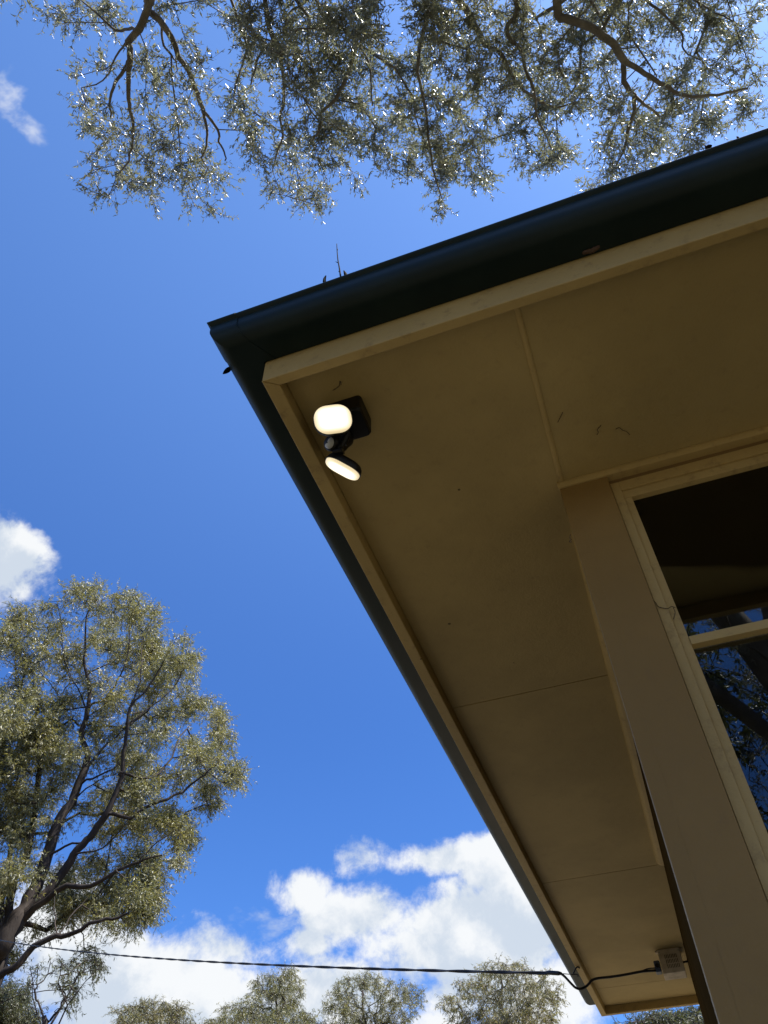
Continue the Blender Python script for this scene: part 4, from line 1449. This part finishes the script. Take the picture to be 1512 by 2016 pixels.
# ---- gum crowns along the bottom edge
def far_tree(label, D, ells, trunk_px, leafm, seed, dens=1 / 60., sprigs=6, leaves=9, depth=2.5, bf=.3, spread=.5, ll=(.10, .17), lw=(.019, .031), bark='bark_gum', extra=None, hang=.7):
    rg = np.random.default_rng(seed)
    t = Tree(seed + 100)
    tx, ty = trunk_px
    top = at_dist(tx, ty, D)
    low = at_dist(tx + 5, 2260, D)
    b0 = low.copy()
    b0[2] = -.05
    t.limb([b0, b0 * .5 + low * .5 + [.2, .1, 0], low, low * .5 + top * .5 + [.15, 0, 0], top], .24, .05, n=4, wob=.05)
    cx = sum(e[0] for e in ells) / len(ells)
    for pl, d0, d1, r0, r1 in (extra or []):
        dd = np.linspace(d0, d1, len(pl))
        t.limb([at_dist(x, y, D + k) for (x, y), k in zip(pl, dd)], r0, r1, 'near', n=3, wob=.02)
    T = []
    off = {}
    for x, y, e in sample_ellipses(ells, dens, rg):
        o = off.setdefault(id(e), rg.uniform(-depth, depth))
        T.append(at_dist(x, y, D + o + rg.normal(0, .6)))
    t.grow(T, bf, .6, .10, .05)
    fol = foliage(t, sprigs, leaves, spread, ll, lw, hang, rg, .006)
    make_tree('gum_tree', label, b0, t, leafm, bark, fol, 'tree', 'gum trees around the building', .010, .4)


q7 = lambda L: [(x / 1.3034, 1600 + y / 1.3034, a / 1.3034, b_ / 1.3034, w) for x, y, a, b_, w in L]
far_tree('olive gum crown low at the bottom edge, just right of the big gum', 44, q7([(330, 510, 45, 22, .9), (400, 500, 60, 24, 1), (450, 515, 50, 22, 1), (400, 545, 110, 30, 1), (380, 600, 130, 40, 1)]), (300, 1990), 'leaf_far', 41)
far_tree('gum crown with a drooping peak at the bottom, below the middle of the cable', 46, q7([(740, 418, 34, 26, 1), (700, 440, 55, 30, 1), (740, 470, 40, 40, 1.1), (680, 490, 60, 40, 1), (600, 515, 55, 26, .9), (560, 540, 40, 22, .9), (740, 530, 70, 30, 1), (640, 560, 120, 40, 1), (650, 620, 130, 50, 1)]), (545, 1960), 'leaf_gum', 42)
far_tree('wide ragged gum crown at the bottom edge in front of the big cloud', 50, q7([(940, 425, 40, 26, 1), (900, 450, 50, 30, 1), (860, 490, 40, 28, 1), (910, 500, 45, 34, 1), (1000, 460, 45, 34, 1), (1060, 465, 32, 36, .9), (1010, 510, 60, 30, 1), (800, 525, 40, 22, .8), (930, 550, 130, 34, 1), (920, 610, 140, 50, 1)]), (715, 1950), 'leaf_gum', 43)
far_tree('pale open gum crown at the bottom, just left of the eave end', 36, q7([(1285, 395, 50, 22, .7), (1240, 425, 50, 28, .7), (1330, 415, 45, 28, .7), (1190, 450, 40, 28, .6), (1150, 490, 32, 26, .6), (1270, 470, 60, 34, .7), (1350, 465, 50, 34, .8), (1400, 440, 35, 34, .8), (1415, 490, 35, 30, .6), (1230, 520, 80, 34, .8), (1340, 525, 90, 34, .9), (1290, 580, 140, 50, .9), (1290, 650, 130, 50, .8)]), (985, 1935), 'leaf_far', 44, dens=1 / 75., spread=.42, bark='bark_smooth')
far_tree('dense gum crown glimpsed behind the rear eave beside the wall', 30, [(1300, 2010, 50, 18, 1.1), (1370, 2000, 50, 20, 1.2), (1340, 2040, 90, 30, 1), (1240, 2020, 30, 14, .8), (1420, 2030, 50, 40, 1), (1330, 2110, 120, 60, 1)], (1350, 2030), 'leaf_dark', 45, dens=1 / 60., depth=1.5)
far_tree('dark gum crown in the bottom left corner', 33, [(20, 1960, 45, 30, 1.2), (40, 2000, 40, 30, 1.2), (-30, 1980, 50, 50, 1.0), (30, 2050, 70, 40, 1), (-20, 2130, 90, 70, 1)], (5, 1980), 'leaf_dark', 46, depth=1.5)
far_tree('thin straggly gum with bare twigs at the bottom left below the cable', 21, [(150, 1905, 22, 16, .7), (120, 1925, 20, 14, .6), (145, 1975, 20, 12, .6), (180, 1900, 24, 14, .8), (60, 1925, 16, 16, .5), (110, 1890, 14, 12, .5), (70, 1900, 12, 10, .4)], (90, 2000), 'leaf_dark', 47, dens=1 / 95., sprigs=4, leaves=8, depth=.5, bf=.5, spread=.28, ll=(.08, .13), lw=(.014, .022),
         extra=[([(92, 2012), (112, 1990), (126, 1965), (130, 1940), (150, 1955)], 0, -.3, .03, .01), ([(88, 2005), (75, 1975), (70, 1950), (85, 1930), (100, 1912)], 0, .3, .025, .008), ([(112, 1990), (125, 1986), (135, 1992)], 0, 0, .012, .005)])


# ---- gums standing behind the viewer: they shade the front of the building and show in the panes
def back_tree(label, x, y, h, rx, seed, n=330):
    rg = np.random.default_rng(seed)
    t = Tree(seed)
    b0 = np.array([x, y, -.05])
    top = np.array([x + rg.normal(0, .8), y + rg.normal(0, .8), h * .82])
    t.limb([b0, b0 * .65 + top * .35 + rg.normal(0, .25, 3), b0 * .35 + top * .65 + rg.normal(0, .3, 3), top], .26, .06, n=5, wob=.03)
    T = []
    for k in range(11):
        a, r = rg.uniform(0, 2 * math.pi), rx * math.sqrt(rg.uniform(0, 1))
        c = np.array([x + r * math.cos(a), y + r * math.sin(a), h * rg.uniform(.38, .95)])
        T += [c + rg.normal(0, 1, 3) * np.array([.85, .85, .6]) for _ in range(n // 11)]
    t.grow(T, .25, .7, .1, .05)
    fol = foliage(t, 7, 10, .70, (.18, .28), (.06, .09), .5, rg, .006)
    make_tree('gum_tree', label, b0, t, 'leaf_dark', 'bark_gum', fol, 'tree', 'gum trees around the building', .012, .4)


for lab, x, y, h, rx, sd in (('gum tree behind the viewer, mirrored in the panes, farthest left of that row', -10.5, -6.5, 14, 4.0, 61),
                             ('gum tree behind the viewer, mirrored in the panes, second from the left', -5.5, -11.5, 16, 4.6, 62),
                             ('gum tree behind the viewer, mirrored in the panes, mid row', 1.5, -17.0, 16, 4.5, 63),
                             ('gum tree behind the viewer, mirrored in the panes, fourth from the left', 8.0, -14.0, 15, 4.4, 64),
                             ('gum tree behind the viewer, mirrored in the panes, farthest right of that row', 13.5, -8.5, 14, 4.2, 65)):
    back_tree(lab, x, y, h, rx, sd)
